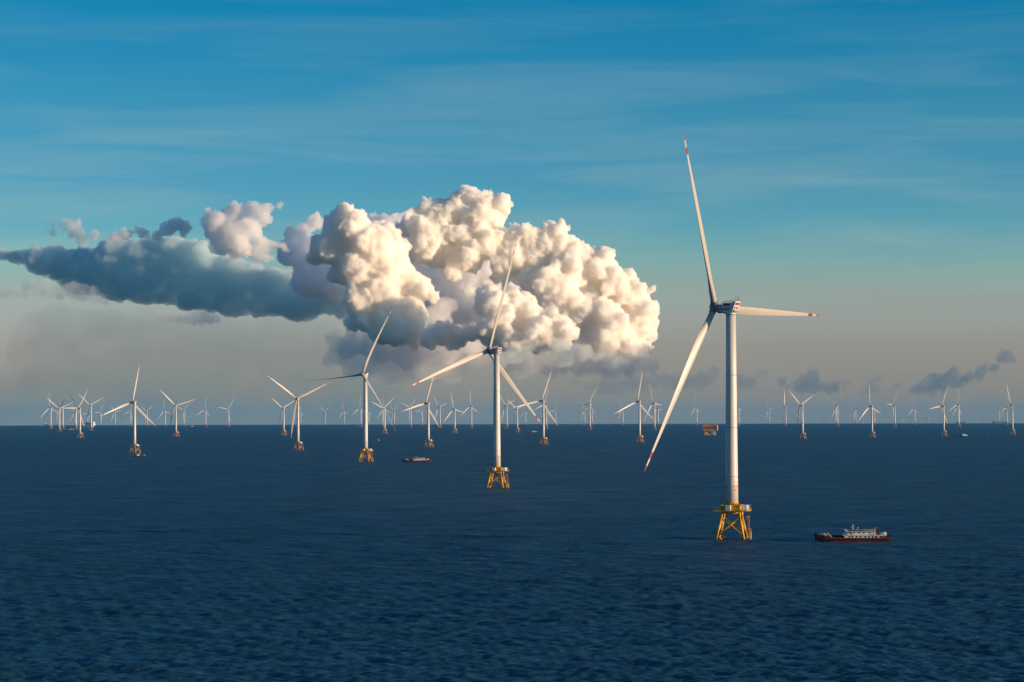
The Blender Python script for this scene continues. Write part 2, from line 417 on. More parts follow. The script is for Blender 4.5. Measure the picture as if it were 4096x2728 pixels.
def blobs_to_mesh(name, blobs, voxel, heads=None):
    """union of spheres -> one closed skin"""
    me = bpy.data.meshes.new(name)
    me.from_pydata([b[:3] for b in blobs], [], [])
    at = me.attributes.new("rad", 'FLOAT', 'POINT')
    at.data.foreach_set("value", [b[3] for b in blobs])
    tmp = bpy.data.objects.new(name, me)
    C.objects.link(tmp)
    g = bpy.data.node_groups.new(name + "_skin", 'GeometryNodeTree')
    g.interface.new_socket("Geometry", in_out='INPUT', socket_type='NodeSocketGeometry')
    g.interface.new_socket("Geometry", in_out='OUTPUT', socket_type='NodeSocketGeometry')
    gi, go = g.nodes.new("NodeGroupInput"), g.nodes.new("NodeGroupOutput")
    mp_ = g.nodes.new("GeometryNodeMeshToPoints")
    na = g.nodes.new("GeometryNodeInputNamedAttribute")
    na.data_type = 'FLOAT'
    na.inputs["Name"].default_value = "rad"
    pv = g.nodes.new("GeometryNodePointsToVolume")
    pv.resolution_mode = 'VOXEL_SIZE'
    pv.inputs["Voxel Size"].default_value = voxel
    vm = g.nodes.new("GeometryNodeVolumeToMesh")
    vm.inputs["Threshold"].default_value = 0.5
    vm.inputs["Adaptivity"].default_value = 0.0
    k = g.links.new
    k(gi.outputs[0], mp_.inputs["Mesh"])
    k(na.outputs[0], mp_.inputs["Radius"])
    k(mp_.outputs[0], pv.inputs["Points"])
    k(na.outputs[0], pv.inputs["Radius"])
    k(pv.outputs[0], vm.inputs["Volume"])
    k(vm.outputs[0], go.inputs[0])
    mod = tmp.modifiers.new("skin", 'NODES')
    mod.node_group = g
    dg = bpy.context.evaluated_depsgraph_get()
    dg.update()
    new = bpy.data.meshes.new_from_object(tmp.evaluated_get(dg))
    bpy.data.objects.remove(tmp)
    bpy.data.node_groups.remove(g)
    new.name = name
    if heads and len(new.vertices):
        billow(new, heads)
        new = reskin(new, voxel)
    ar = np.ones(len(new.polygons), dtype=bool)
    new.polygons.foreach_set("use_smooth", ar)
    new.update()
    return new


def reskin(me, voxel):
    """one clean closed skin again after the heads were pushed out"""
    t = bpy.data.objects.new(me.name, me)
    C.objects.link(t)
    rm = t.modifiers.new("skin", 'REMESH')
    rm.mode = 'VOXEL'
    rm.voxel_size = voxel
    dg = bpy.context.evaluated_depsgraph_get()
    dg.update()
    out = bpy.data.meshes.new_from_object(t.evaluated_get(dg))
    out.name = me.name
    bpy.data.objects.remove(t)
    bpy.data.meshes.remove(me)
    return out


def perlin(p):
    """gradient noise on a hashed lattice, numpy"""
    i = np.floor(p).astype(np.int64)
    f = (p - i).astype(np.float32)
    u = f * f * f * (f * (f * 6 - 15) + 10)

    def corner(dx, dy, dz):
        k = ((i[:, 0] + dx) * 73856093) ^ ((i[:, 1] + dy) * 19349663) ^ ((i[:, 2] + dz) * 83492791)
        k = (k ^ (k >> 15)) * 2246822519 & 0xFFFFFFFF
        k = (k ^ (k >> 13)) * 3266489917 & 0xFFFFFFFF
        k ^= k >> 16
        a = (k & 0x3FF) * (2 * np.pi / 1024)
        z = ((k >> 10) & 0x3FF) / 511.5 - 1.0
        r = np.sqrt(np.maximum(0, 1 - z * z))
        return (r * np.cos(a) * (f[:, 0] - dx) + r * np.sin(a) * (f[:, 1] - dy) + z * (f[:, 2] - dz)).astype(np.float32)
    x00 = corner(0, 0, 0) * (1 - u[:, 0]) + corner(1, 0, 0) * u[:, 0]
    x10 = corner(0, 1, 0) * (1 - u[:, 0]) + corner(1, 1, 0) * u[:, 0]
    x01 = corner(0, 0, 1) * (1 - u[:, 0]) + corner(1, 0, 1) * u[:, 0]
    x11 = corner(0, 1, 1) * (1 - u[:, 0]) + corner(1, 1, 1) * u[:, 0]
    y0 = x00 * (1 - u[:, 1]) + x10 * u[:, 1]
    y1 = x01 * (1 - u[:, 1]) + x11 * u[:, 1]
    return y0 * (1 - u[:, 2]) + y1 * u[:, 2]


def billow(me, octaves):
    """push the skin outwards in rounded heads with creases between them, coarse to fine"""
    n = len(me.vertices)
    co = np.empty(n * 3, np.float32)
    no = np.empty(n * 3, np.float32)
    for k, (lam, amp, mode) in enumerate(octaves):
        me.vertices.foreach_get("co", co)
        me.vertices.foreach_get("normal", no)
        c, d = co.reshape(-1, 3), no.reshape(-1, 3)
        v = perlin(c.astype(np.float64) / lam + 31.7 * k)
        v = (np.abs(v) * 2.6 - 0.55) if mode == 'b' else v * 1.6
        me.vertices.foreach_set("co", (c + d * (v * amp)[:, None]).ravel())
        me.update()


def blobs_of(data, rng, jitter=0.5, fat=0.95):
    res = []
    for t in data.split(';'):
        x, y, z, r = (float(v) for v in t.split(','))
        res.append((x, y + rng.uniform(-jitter, jitter) * r, z, r * fat))
    return res


def cloud(name, blobs, m, voxel, label, cat="cloud", group=None, **kw):
    me = blobs_to_mesh(name, blobs, voxel, **kw)
    me.materials.clear()
    me.materials.append(m)
    o = bpy.data.objects.new(name, me)
    C.objects.link(o)
    tag(o, label, cat, group)
    return o


CAULI = [(420, 75, 'b'), (190, 44, 'b'), (95, 23, 'b'), (48, 11, 'b'), (27, 4, 'b')]
RAGGED = [(300, 60, 'n'), (140, 45, 'n'), (70, 30, 'n'), (34, 16, 'n')]
SOFT = [(500, 90, 'n'), (220, 60, 'n'), (100, 32, 'n'), (50, 16, 'n')]
rng = random.Random(7)
cu_mat = cloud_material("cumulus_vapour", 0.026, (1.0, 0.992, 0.975), 0.0)
cu = []
for part in (CU_L, CU_R, CU_M, CU_N):
    cu += blobs_of(part, rng, fat=1.0)
cloud("cumulus_cloud", grow(cu, rng, (18, 4), up=0.2, spread=(0.20, 0.50), depth=(0.70, 0.92)), cu_mat, 11.0,
      "towering cream white cumulus with cauliflower heads in the middle of the sky", heads=CAULI)
cloud("cumulus_cloud", grow(blobs_of(CU_B, rng), rng, (14, 4), up=0.2, spread=(0.2, 0.42), depth=(.7, .95)), cloud_material("shaded_vapour", 0.010), 20.0,
      "grey blue cloud mass filling the gap behind the white cumulus heads", heads=CAULI[:4])
cloud("hazy_cloud", grow(blobs_of(CU_G, rng) + blobs_of(CU_N2, rng), rng, (12, 4), spread=(0.25, 0.5), depth=(.7, .95)), cloud_material("fading_vapour", 0.0050), 20.0,
      "fading lumps of cloud at the left foot of the white cumulus", heads=SOFT)
cloud("hazy_cloud", grow(blobs_of(CU_H, rng, fat=1.05), rng, (12, 5), spread=(0.25, 0.5)), cloud_material("thin_vapour", 0.0022), 30.0,
      "soft hazy grey base of cloud under the white cumulus", heads=RAGGED)
dark_mat = cloud_material("low_cloud_vapour", 0.0030, (0.94, 1.0, 0.98))
cloud("ragged_cloud", grow(blobs_of(CU_F, rng, fat=1.1), rng, (14, 6), spread=(0.22, 0.45)), cloud_material("scrap_vapour", 0.0045, (0.94, 1.0, 0.98)), 14.0,
      "dark ragged cloud scraps in front of the right foot of the cumulus", heads=RAGGED)
cloud("cloud_deck", grow(blobs_of(DECK, rng, 0.45, fat=1.0), rng, (12, 3), spread=(0.22, 0.45), depth=(.5, .75)), cloud_material("deck_vapour", 0.008, (0.86, 0.955, 0.965)), 24.0,  # bluish tint puts part of the deck's shade into its colour
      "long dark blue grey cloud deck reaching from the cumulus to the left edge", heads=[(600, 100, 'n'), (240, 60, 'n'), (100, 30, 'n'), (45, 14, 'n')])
cloud("cumulus_cloud", grow(blobs_of(PUFF, rng, fat=1.15), rng, (14, 4), up=0.2, spread=(0.22, 0.44)), cloud_material("puff_vapour", 0.012), 13.0,
      "small bright white puffs sitting on top of the dark cloud deck", heads=CAULI[1:])
cloud("cumulus_cloud", grow(blobs_of(HEAP, rng, fat=1.05), rng, (14, 4), up=0.2, spread=(0.22, 0.44), depth=(.7, .95)), cloud_material("heap_vapour", 0.010), 15.0,
      "pale heap of cloud left of the big cumulus, with a torn top leaning right", heads=CAULI)
cloud("ragged_cloud", grow(blobs_of(RAG, rng, fat=1.2), rng, (14, 6), spread=(0.22, 0.46)), cloud_material("rag_vapour", 0.0045), 15.0,
      "grey cloud scrap above the left end of the dark cloud deck", heads=RAGGED)
cloud("streak_cloud", grow(blobs_of(STREAK, rng, fat=1.35), rng, (14, 6), spread=(0.25, 0.5)), dark_mat, 15.0,
      "thin dark cloud streaks under the left end of the cloud deck", heads=RAGGED[1:])
cloud("streak_cloud", grow(blobs_of(SLIVER, rng, fat=2.0), rng, (12, 5), spread=(0.25, 0.5)), dark_mat, 12.0,
      "thin sliver of cloud hanging below the middle of the dark deck", heads=RAGGED[2:])
cloud("low_cloud", grow(blobs_of(LOW_A, rng, fat=1.35), rng, (14, 6), spread=(0.25, 0.5)), dark_mat, 13.0,
      "small blue grey cloud low over the horizon, second to the right of the nearest turbine", heads=RAGGED)
cloud("low_cloud", grow(blobs_of(LOW_B, rng, fat=1.25), rng, (14, 6), spread=(0.25, 0.5)), cloud_material("long_low_vapour", 0.0036, (0.94, 1.0, 0.98)), 13.0,
      "long slanting blue grey cloud low at the right edge of the photo", heads=RAGGED)
cloud("low_cloud", grow(blobs_of(LOW_C, rng, fat=1.7), rng, (14, 6), spread=(0.25, 0.5)), cloud_material("wisp_vapour", 0.0018, (0.94, 1.0, 0.98)), 13.0,
      "faint small wisps of cloud between the two blue grey clouds at right", heads=RAGGED[1:])
cloud("low_cloud", grow(blobs_of(LOW_D, rng, fat=1.7), rng, (14, 6), spread=(0.25, 0.5)), cloud_material("scrap_vapour_thin", 0.0018, (0.94, 1.0, 0.98)), 14.0,
      "faint cloud scrap just right of the nearest turbine's tower", heads=RAGGED)
cloud("cloud_bank", grow(blobs_of(BANK, rng, fat=1.6), rng, (12, 5), spread=(0.25, 0.5)), cloud_material("bank_vapour", 0.0017, (0.94, 1.0, 0.98)), 20.0,
      "soft grey cloud bank low between the cumulus and the nearest turbine", heads=SOFT)
# rain falling out of the deck far away
def rain_curtain():
    rr = random.Random(4)
    b = []
    for i in range(46):
        x = -9300 + i * 165 + rr.uniform(-60, 60)
        w = rr.uniform(240, 420)
        z = 1500.0 + (-x - 2000) * 0.05
        while z > 120:
            b.append((x - (1700 - z) * 0.45, 46500 + rr.uniform(-300, 300), z, w))
            z -= w * 0.8
    return b


m_ = cloud_material("rain_mist", 0.00026, (0.12, 0.42, 0.50))  # dark tint stands in for shade that the sunlit curtain lacks
o_ = cloud("rain_curtain", rain_curtain(), m_, 60.0, "faint grey curtain of rain hanging below the dark cloud deck", "rain", heads=[(900, 160, 'n')])
o_["kind"] = "stuff"
# unseen bank added beyond the right edge to shade the clouds near the horizon
shade_bank = [(14300 + rng.uniform(-900, 900), y, z, 560.0) for y in range(33000, 38700, 600) for z in (900, 1450, 2000)]
cloud("cloud_bank", grow(shade_bank, rng, (10, 4), spread=(0.2, 0.4)), cloud_material("shade_bank_vapour", 0.02), 50.0,
      "tall unseen cloud bank added beyond the right edge to shade the low clouds")
# ------------------------------------------------------------------ mesh builder
class MB:
    def __init__(self):
        self.v, self.f, self.m, self.s = [], [], [], []

    def add(self, vs, fs, mi=0, smooth=False):
        o = len(self.v)
        self.v += [tuple(p) for p in vs]
        for f in fs:
            self.f.append(tuple(i + o for i in f))
            self.m.append(mi)
            self.s.append(smooth)
        return self

    def box(self, c, d, mi=0, rz=0.0, taper=1.0):
        cx, cy, cz = c
        x, y, z = d[0] / 2, d[1] / 2, d[2] / 2
        ca, sa = math.cos(rz), math.sin(rz)
        vs = []
        for zz, t in ((-z, 1.0), (z, taper)):
            for px, py in ((-x, -y), (x, -y), (x, y), (-x, y)):
                px, py = px * t, py * t
                vs.append((cx + px * ca - py * sa, cy + px * sa + py * ca, cz + zz))
        return self.add(vs, [(3, 2, 1, 0), (4, 5, 6, 7), (0, 1, 5, 4), (1, 2, 6, 5), (2, 3, 7, 6), (3, 0, 4, 7)], mi)

    def rings(self, rings, mi=0, smooth=True, caps=True):
        n = len(rings[0])
        vs = [p for r in rings for p in r]
        fs = []
        for i in range(len(rings) - 1):
            for j in range(n):
                a, b = i * n + j, i * n + (j + 1) % n
                fs.append((a, b, b + n, a + n))
        self.add(vs, fs, mi, smooth)
        if caps:
            o = len(self.v) - len(vs)
            self.f.append(tuple(o + j for j in reversed(range(n))))
            self.m.append(mi)
            self.s.append(False)
            o2 = len(self.v) - n
            self.f.append(tuple(o2 + j for j in range(n)))
            self.m.append(mi)
            self.s.append(False)
        return self

    def tube(self, p, q, r0, r1=None, n=10, mi=0):
        r1 = r0 if r1 is None else r1
        p, q = Vector(p), Vector(q)
        d = (q - p).normalized()
        u = d.orthogonal().normalized()
        w = d.cross(u)
        rg = []
        for c, r in ((p, r0), (q, r1)):
            rg.append([c + (u * math.cos(t) + w * math.sin(t)) * r for t in (2 * math.pi * k / n for k in range(n))])
        return self.rings(rg, mi)

    def lathe(self, prof, n=32, mi=0, c=(0, 0), smooth=True):
        rg = [[(c[0] + r * math.cos(2 * math.pi * k / n), c[1] + r * math.sin(2 * math.pi * k / n), z) for k in range(n)] for r, z in prof]
        return self.rings(rg, mi, smooth)

    def prism(self, pts, axis, a, b, mi=0):
        """polygon extruded along an axis; pts in the other two axes in order"""
        def put(p, t):
            if axis == 'x':
                return (t, p[0], p[1])
            if axis == 'y':
                return (p[0], t, p[1])
            return (p[0], p[1], t)
        n = len(pts)
        vs = [put(p, a) for p in pts] + [put(p, b) for p in pts]
        fs = [tuple(range(n)), tuple(reversed(range(n, 2 * n)))]
        fs += [(j, j + n, (j + 1) % n + n, (j + 1) % n) for j in range(n)]
        return self.add(vs, fs, mi)

    def mesh(self, name, mats):
        me = bpy.data.meshes.new(name)
        me.from_pydata(self.v, [], self.f)
        for m in (mats if isinstance(mats, (list, tuple)) else [mats]):
            me.materials.append(m)
        me.polygons.foreach_set("material_index", self.m)
        me.polygons.foreach_set("use_smooth", self.s)
        bm = bmesh.new()
        bm.from_mesh(me)
        bmesh.ops.recalc_face_normals(bm, faces=bm.faces)
        bm.to_mesh(me)
        bm.free()
        me.update()
        return me

    def build(self, name, mats, parent=None):
        return put_mesh(name, self.mesh(name, mats), parent)


def put_mesh(name, me, parent=None):
    o = bpy.data.objects.new(name, me)
    C.objects.link(o)
    if parent is not None:
        o.parent = parent
    return o


def empty(name, loc=(0, 0, 0), rz=0.0):
    o = bpy.data.objects.new(name, None)
    o.empty_display_size = 5
    C.objects.link(o)
    o.location = loc
    o.rotation_euler = (0, 0, rz)
    return o


def kids_of(o):
    return [c for c in C.objects if c.parent == o]


def copy_tree(o, parent=None, children=None):
    if children is None:
        children = {}
        for c in C.objects:
            if c.parent is not None:
                children.setdefault(c.parent.name, []).append(c)
    c = o.copy()
    C.objects.link(c)
    c.parent = parent
    for ch in children.get(o.name, []):
        copy_tree(ch, c, children)
    return c


# ------------------------------------------------------------------ paints
M_white = mat("white_tower_paint", (0.56, 0.53, 0.505), 0.42, 0.35, vary=0.10, scale=0.35)
M_blade = mat("blade_gelcoat", (0.42, 0.39, 0.355), 0.40, 0.35, vary=0.08, scale=0.25)
M_red = mat("signal_red_paint", (0.28, 0.009, 0.007), 0.45, 0.35, vary=0.12, scale=0.6)
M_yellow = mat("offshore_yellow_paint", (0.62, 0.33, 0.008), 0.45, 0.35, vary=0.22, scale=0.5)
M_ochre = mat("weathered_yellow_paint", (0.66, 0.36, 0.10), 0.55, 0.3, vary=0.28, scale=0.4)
M_pink = mat("haze_faded_yellow", (0.55, 0.30, 0.16), 0.6, 0.3, vary=0.25, scale=0.3)  # fade of the distant air painted into the yellow jacket colour
M_growth = mat("marine_growth", (0.035, 0.028, 0.018), 0.8, 0.2)
M_dark = mat("dark_grey_steel", (0.045, 0.05, 0.055), 0.5, 0.4)
M_grey = mat("grey_cast_steel", (0.22, 0.23, 0.24), 0.5, 0.4, vary=0.2, scale=0.8)
M_ink = mat("navy_lettering", (0.02, 0.10, 0.22), 0.5, 0.3)
M_orange = mat("orange_lettering", (0.75, 0.16, 0.03), 0.5, 0.3)
M_cabin = mat("white_container_paint", (0.74, 0.75, 0.76), 0.5, 0.3, vary=0.12, scale=0.8)
M_rust = mat("rusty_red_hull", (0.20, 0.028, 0.016), 0.6, 0.3, vary=0.55, scale=0.7)
M_black = mat("black_rubber", (0.012, 0.012, 0.013), 0.75, 0.3)
M_navy = mat("navy_hull_paint", (0.012, 0.018, 0.032), 0.5, 0.4)
M_glass = mat("dark_window_glass", (0.015, 0.02, 0.025), 0.08, 0.6)
M_cream = mat("cream_ship_paint", (0.70, 0.67, 0.60), 0.5, 0.35, vary=0.18, scale=0.9)
M_tarp = mat("dark_roof_tarpaulin", (0.03, 0.04, 0.045), 0.7, 0.2)
M_flag = mat("red_flag_cloth", (0.62, 0.02, 0.02), 0.8, 0.1)
M_fuel = mat("yellow_deck_box", (0.55, 0.36, 0.12), 0.6, 0.3)
M_lifering = mat("orange_lifering", (0.7, 0.14, 0.03), 0.6, 0.3)
M_haze_ship = mat("grey_ship_paint", (0.10, 0.13, 0.15), 0.6, 0.3)


def text_mesh(name, body, size, depth=0.02):
    cu_ = bpy.data.curves.new(name, 'FONT')
    cu_.body = body
    cu_.size = size
    cu_.extrude = depth
    cu_.align_x = 'CENTER'
    cu_.align_y = 'CENTER'
    cu_.resolution_u = 2
    t = bpy.data.objects.new(name, cu_)
    C.objects.link(t)
    dg = bpy.context.evaluated_depsgraph_get()
    dg.update()
    me = bpy.data.meshes.new_from_object(t.evaluated_get(dg))
    bpy.data.objects.remove(t)
    me.name = name
    return me


# ------------------------------------------------------------------ wind turbine parts
def blade_mesh(Rr, root, chord, bend, nsec=34, nring=22):
    """blade along +Z from the hub centre, leading edge towards -X, suction side to +Y (upwind)"""
    rings, spans = [], []
    ts = [0, .012, .03, .05, .075, .10, .13, .16, .20, .25, .31, .38, .46, .54, .62, .70, .77, .83, .88, .9001, .92, .9201, .94, .962, .9621, .98, .992, 1.0]
    for t in ts:
        z = root * 0.55 + (Rr - root * 0.55) * t
        rise = max(0.0, min(1.0, (t - 0.02) / 0.17))
        rise = rise * rise * (3 - 2 * rise)
        if t <= 0.2:
            ch = root + (chord - root) * rise
        else:
            ch = chord * (1 - (t - 0.2) / 0.8) ** 0.85 * 0.90 + chord * 0.10 * (1 - t) + 0.55
            ch = min(ch, chord)
        if t > 0.97:
            ch *= max(0.15, (1 - t) / 0.03) ** 0.5
        thick = (1 - rise) * 1.0 + rise * (0.42 - 0.26 * min(1, (t - 0.1) / 0.5) if t > 0.1 else 0.42)
        tw = R(16) * (1 - t) ** 2.2 * rise
        off = bend * t * t
        ring = []
        for k in range(nring):
            a = 2 * math.pi * k / nring
            cx = math.cos(a)
            # circle blends to an airfoil with a round nose and thin tail
            xx = 0.5 * cx
            yt = 0.5 * math.sin(a) * thick * (1.0 if rise < 0.02 else (1 - rise) + rise * (0.55 - 0.45 * cx) ** 0.75 * 1.15)
            x, y = xx * ch + ch * 0.18 * rise, yt * ch
            ring.append((x * math.cos(tw) - y * math.sin(tw), x * math.sin(tw) + y * math.cos(tw) + off, z))
        rings.append(ring)
        spans.append(t)
    b = MB()
    n = nring
    vs = [p for r in rings for p in r]
    fs, mi = [], []
    b.add(vs, [], 0)
    for i in range(len(rings) - 1):
        mid = (spans[i] + spans[i + 1]) / 2
        red = (0.88 < mid < 0.9201) or mid > 0.962
        for j in range(n):
            a, c = i * n + j, i * n + (j + 1) % n
            b.f.append((a, c, c + n, a + n))
            b.m.append(1 if red else 0)
            b.s.append(True)
    b.f.append(tuple(range(n)))
    b.m.append(0)
    b.s.append(False)
    o2 = (len(rings) - 1) * n
    b.f.append(tuple(o2 + j for j in range(n)))
    b.m.append(1)
    b.s.append(False)
    return b.mesh("blade", [M_blade, M_red])


def tower_mesh(z0, z1, r0, r1, seams, n=48):
    b = MB()
    prof, cuts = [], sorted(seams)
    rad = lambda z: r0 + (r1 - r0) * (z - z0) / (z1 - z0)
    prof.append((rad(z0), z0))
    for s_ in cuts:
        prof.append((rad(s_ - 0.12), s_ - 0.12))
        prof.append((rad(s_ + 0.12), s_ + 0.12))
    prof.append((rad(z1), z1))
    b.lathe(prof, n, 0)
    for s_ in cuts:
        b.lathe([(rad(s_) - 0.1, s_ - 0.13), (rad(s_) + 0.035, s_ - 0.13), (rad(s_) + 0.035, s_ + 0.13), (rad(s_) - 0.1, s_ + 0.13)], n, 1)
    return b.mesh("tower", [M_white, M_grey])


def hub_mesh(rh, root, cuff):
    """spinner with three short blade cuffs, axis +Y"""
    b = MB()
    prof = [(0.05, rh * 1.25), (rh * 0.45, rh * 1.20), (rh * 0.78, rh * 0.95), (rh * 0.97, rh * 0.45), (rh, 0), (rh * 0.98, -rh * 0.55), (rh * 0.9, -rh * 0.95)]
    rg = [[(r * math.cos(2 * math.pi * k / 28), y, r * math.sin(2 * math.pi * k / 28)) for k in range(28)] for r, y in prof]
    b.rings(rg, 0)
    for k in range(3):
        t = 2 * math.pi * k / 3
        d = Vector((math.sin(t), 0, math.cos(t)))
        b.tube(d * rh * 0.55, d * cuff, root * 0.545, root * 0.535, 24, 0)
        b.tube(d * (cuff - 0.25), d * (cuff + 0.12), root * 0.57, root * 0.57, 24, 1)
    return b.mesh("hub", [M_grey, M_dark])


def nacelle_mesh(k=1.0, detail=True):
    """side profile: low nose, tail swept up and back; +Y towards the rotor, z=0 at hub height"""
    b = MB()
    w = 2.25 * k
    prof = [(5.7, -0.95), (5.7, 1.45), (4.2, 1.62), (-0.45, 1.70), (-2.9, 3.70), (-4.2, 3.72), (-4.0, 3.0), (-2.0, -1.84), (0.5, -1.75)]
    prof = [(y * k, z * k) for y, z in prof]
    # narrower nose: loft in three slices across the width
    n = len(prof)
    sl = []
    for x, sc_ in ((-w, 0.93), (-w * 0.86, 1.0), (w * 0.86, 1.0), (w, 0.93)):
        ring = []
        for (y, z) in prof:
            xx = x * (0.80 if y > 5.0 * k else (0.93 if y > 4.0 * k else 1.0))
            ring.append((xx, y, z * sc_ + (0.1 * (1 - sc_))))
        sl.append(ring)
    b.rings(sl, 0, smooth=False)
    return b


def turbine_nacelle(root, H, k, neck, near):
    b = nacelle_mesh(k)
    b.lathe([(neck * 1.04, -3.05 * k), (neck * 1.04, -1.7 * k)], 40, 0)
    b.lathe([(neck * 1.07, -2.75 * k), (neck * 1.07, -2.55 * k)], 40, 1)
    # dark underbelly and generator ring towards the hub
    b.prism([(5.6 * k, -0.9 * k), (5.6 * k, -1.25 * k), (2.2 * k, -2.35 * k), (0.8 * k, -2.2 * k), (0.8 * k, -1.7 * k)], 'x', -1.5 * k, 1.5 * k, 2)
    rg = [[(r * math.cos(2 * math.pi * j / 32), y, 0.28 * k + r * math.sin(2 * math.pi * j / 32)) for j in range(32)]
          for r, y in ((1.7 * k, 5.5 * k), (2.2 * k, 5.8 * k), (2.25 * k, 6.7 * k), (1.9 * k, 7.5 * k))]
    b.rings(rg, 2)
    nac = b.build("nacelle", [M_white, M_dark, M_grey], root)
    nac.location = (0, 0, H)
    # red cooler box on the roof
    c = MB()
    c.box((0, 1.0 * k, 2.32 * k), (3.3 * k, 5.6 * k, 1.24 * k), 0)
    c.build("roof_cooler", M_red, nac)
    # red panel on the swept tail
    p = MB()

    def tail(z):            # y of the rear face at height z
        return (-2.0 - (z + 1.84) * (2.0 / 4.84) if z < 3.0 else -4.0 - (z - 3.0) * 0.28) * k
    x0, x1 = -1.75 * k, 1.85 * k
    for z0, z1, mi, y_out in ((1.95, 2.95, 0, 0.05),):
        vs = [(x0, tail(z0) - y_out, z0 * k), (x1, tail(z0) - y_out, z0 * k), (x1, tail(z1) - y_out, z1 * k), (x0, tail(z1) - y_out, z1 * k)]
        vs += [(x, y + 0.1, z) for x, y, z in vs]
        p.add(vs, [(0, 1, 2, 3), (7, 6, 5, 4), (0, 4, 5, 1), (1, 5, 6, 2), (2, 6, 7, 3), (3, 7, 4, 0)], mi)
    p.build("tail_panel", M_red, nac)
    if not near:
        return nac
    # service bay with balcony: a flat dark plate stands for its shaded recess
    q = MB()
    z0, z1 = -1.3, 0.85
    vs = [(-1.7 * k, tail(z0) - 0.03, z0 * k), (1.65 * k, tail(z0) - 0.03, z0 * k), (1.65 * k, tail(z1) - 0.03, z1 * k), (-1.7 * k, tail(z1) - 0.03, z1 * k)]
    vs += [(x, y + 0.08, z) for x, y, z in vs]
    q.add(vs, [(0, 1, 2, 3), (7, 6, 5, 4), (0, 4, 5, 1), (1, 5, 6, 2), (2, 6, 7, 3), (3, 7, 4, 0)], 0)
    for x, h, r in ((-0.95, 1.95, 0.36), (0.0, 2.0, 0.40)):
        q.lathe([(r * .9, -1.3 * k), (r, -1.2 * k), (r, (-1.3 + h * 0.75) * k), (r * 0.5, (-1.3 + h) * k)], 14, 1, c=(x * k, tail(-0.4) - 0.18))
    q.box((1.05 * k, tail(-.5) - 0.3, -0.35 * k), (0.8 * k, 0.5, 0.35), 1)
    q.build("service_bay", [M_dark, M_cabin], nac)
    g = MB()
    yb = tail(-1.3)
    g.box((0, yb - 0.75, -1.42 * k), (4.0 * k, 1.5, 0.14), 0)
    for x in (-1.9, -1.0, 0, 1.0, 1.9):
        g.tube((x * k, yb - 1.45, -1.4 * k), (x * k, yb - 1.45, -0.3 * k), 0.035, n=5, mi=1)
    for z in (-1.0, -0.65, -0.3):
        g.tube((-1.9 * k, yb - 1.45, z * k), (1.9 * k, yb - 1.45, z * k), 0.03, n=5, mi=1)
        for s_ in (-1.9, 1.9):
            g.tube((s_ * k, yb - 1.45, z * k), (s_ * k, yb, z * k), 0.03, n=5, mi=1)
    g.build("balcony", [M_dark, M_cabin], nac)
    # railings round the roof
    g = MB()
    zt, zb = 4.05, 2.95
    for (xa, ya, xb, yb_) in ((-1.6, 3.7, -1.6, -2.6), (1.6, 3.7, 1.6, -2.6), (-1.6, 3.7, 1.6, 3.7)):
        for z in (zt, (zt + zb) / 2):
            g.tube((xa * k, ya * k, z * k), (xb * k, yb_ * k, z * k), 0.045, n=5)
        nn = 7 if ya != yb_ else 4
        for i in range(nn + 1):
            t = i / nn
            x, y = xa + (xb - xa) * t, ya + (yb_ - ya) * t
            g.tube((x * k, y * k, zb * k), (x * k, y * k, zt * k), 0.045, n=5)
    for x in (-1.3, 1.3):
        for z in (2.1, 2.6, 3.1):
            g.tube((x * k, 3.8 * k, z * k), (x * k, 5.2 * k, z * k), 0.04, n=5)
        for y in (4.4, 5.2):
            g.tube((x * k, y * k, 1.6 * k), (x * k, y * k, 3.1 * k), 0.04, n=5)
    g.build("roof_railing", M_grey, nac)
    for x in (-1.4, -0.1, 1.2):
        a = MB()
        a.tube((x * k, -3.9 * k, 3.7 * k), (x * k, -3.9 * k, 6.15 * k), 0.055, n=6)
        a.tube((x * k, -3.9 * k, 6.1 * k), ((x + .3) * k, -3.9 * k, 6.5 * k), 0.04, n=5)
        a.tube((x * k, -3.9 * k, 6.1 * k), ((x - .3) * k, -3.9 * k, 6.5 * k), 0.04, n=5)
        a.build("antenna", M_dark, nac)
    g = MB()
    for x, y in ((-2.0, -2.6), (1.9, -4.0)):
        g.tube((x * k, y * k, 3.7 * k), (x * k, (y + .1) * k, 5.2 * k), 0.05, n=5)
        g.tube((x * k, (y + 1.9) * k, 3.9 * k), (x * k, (y + .1) * k, 5.2 * k), 0.05, n=5)
    g.tube((-2.1 * k, -3.6 * k, 3.95 * k), (2.1 * k, -3.6 * k, 3.95 * k), 0.09, n=6)
    g.build("hoist_frame", M_dark, nac)
    # the maker's mark and name on both flanks
    for sgn in (-1, 1):
        rot = Matrix.Rotation(sgn * R(90), 4, 'Z') @ Matrix.Rotation(R(90), 4, 'X')
        xs = sgn * (w_side(k) + 0.02)
        ls = []
        em = MB()
        rg = [[(0.58 * k * math.cos(2 * math.pi * j / 28), 0.58 * k * math.sin(2 * math.pi * j / 28), z) for j in range(28)] for z in (-0.02, 0.02)]
        em.rings(rg, 0, smooth=False)
        rg = [[(0.05 + 0.30 * k * math.cos(2 * math.pi * j / 20), 0.06 + 0.30 * k * math.sin(2 * math.pi * j / 20), z) for j in range(20)] for z in (0.0, 0.035)]
        em.rings(rg, 1, smooth=False)
        e = em.build("emblem", [M_ink, M_grey], nac)
        t1 = put_mesh("lettering", text_mesh("lettering", "明阳智能", 0.92 * k), nac)
        t2 = put_mesh("lettering", text_mesh("lettering", "MING YANG SMART ENERGY", 0.27 * k), nac)
        for t_ in (t1, t2):
            t_.data.materials.clear()
            t_.data.materials.append(M_ink)
        first, mid = 3.9, 1.15
        if sgn > 0:
            first, mid = 0.3, 3.0
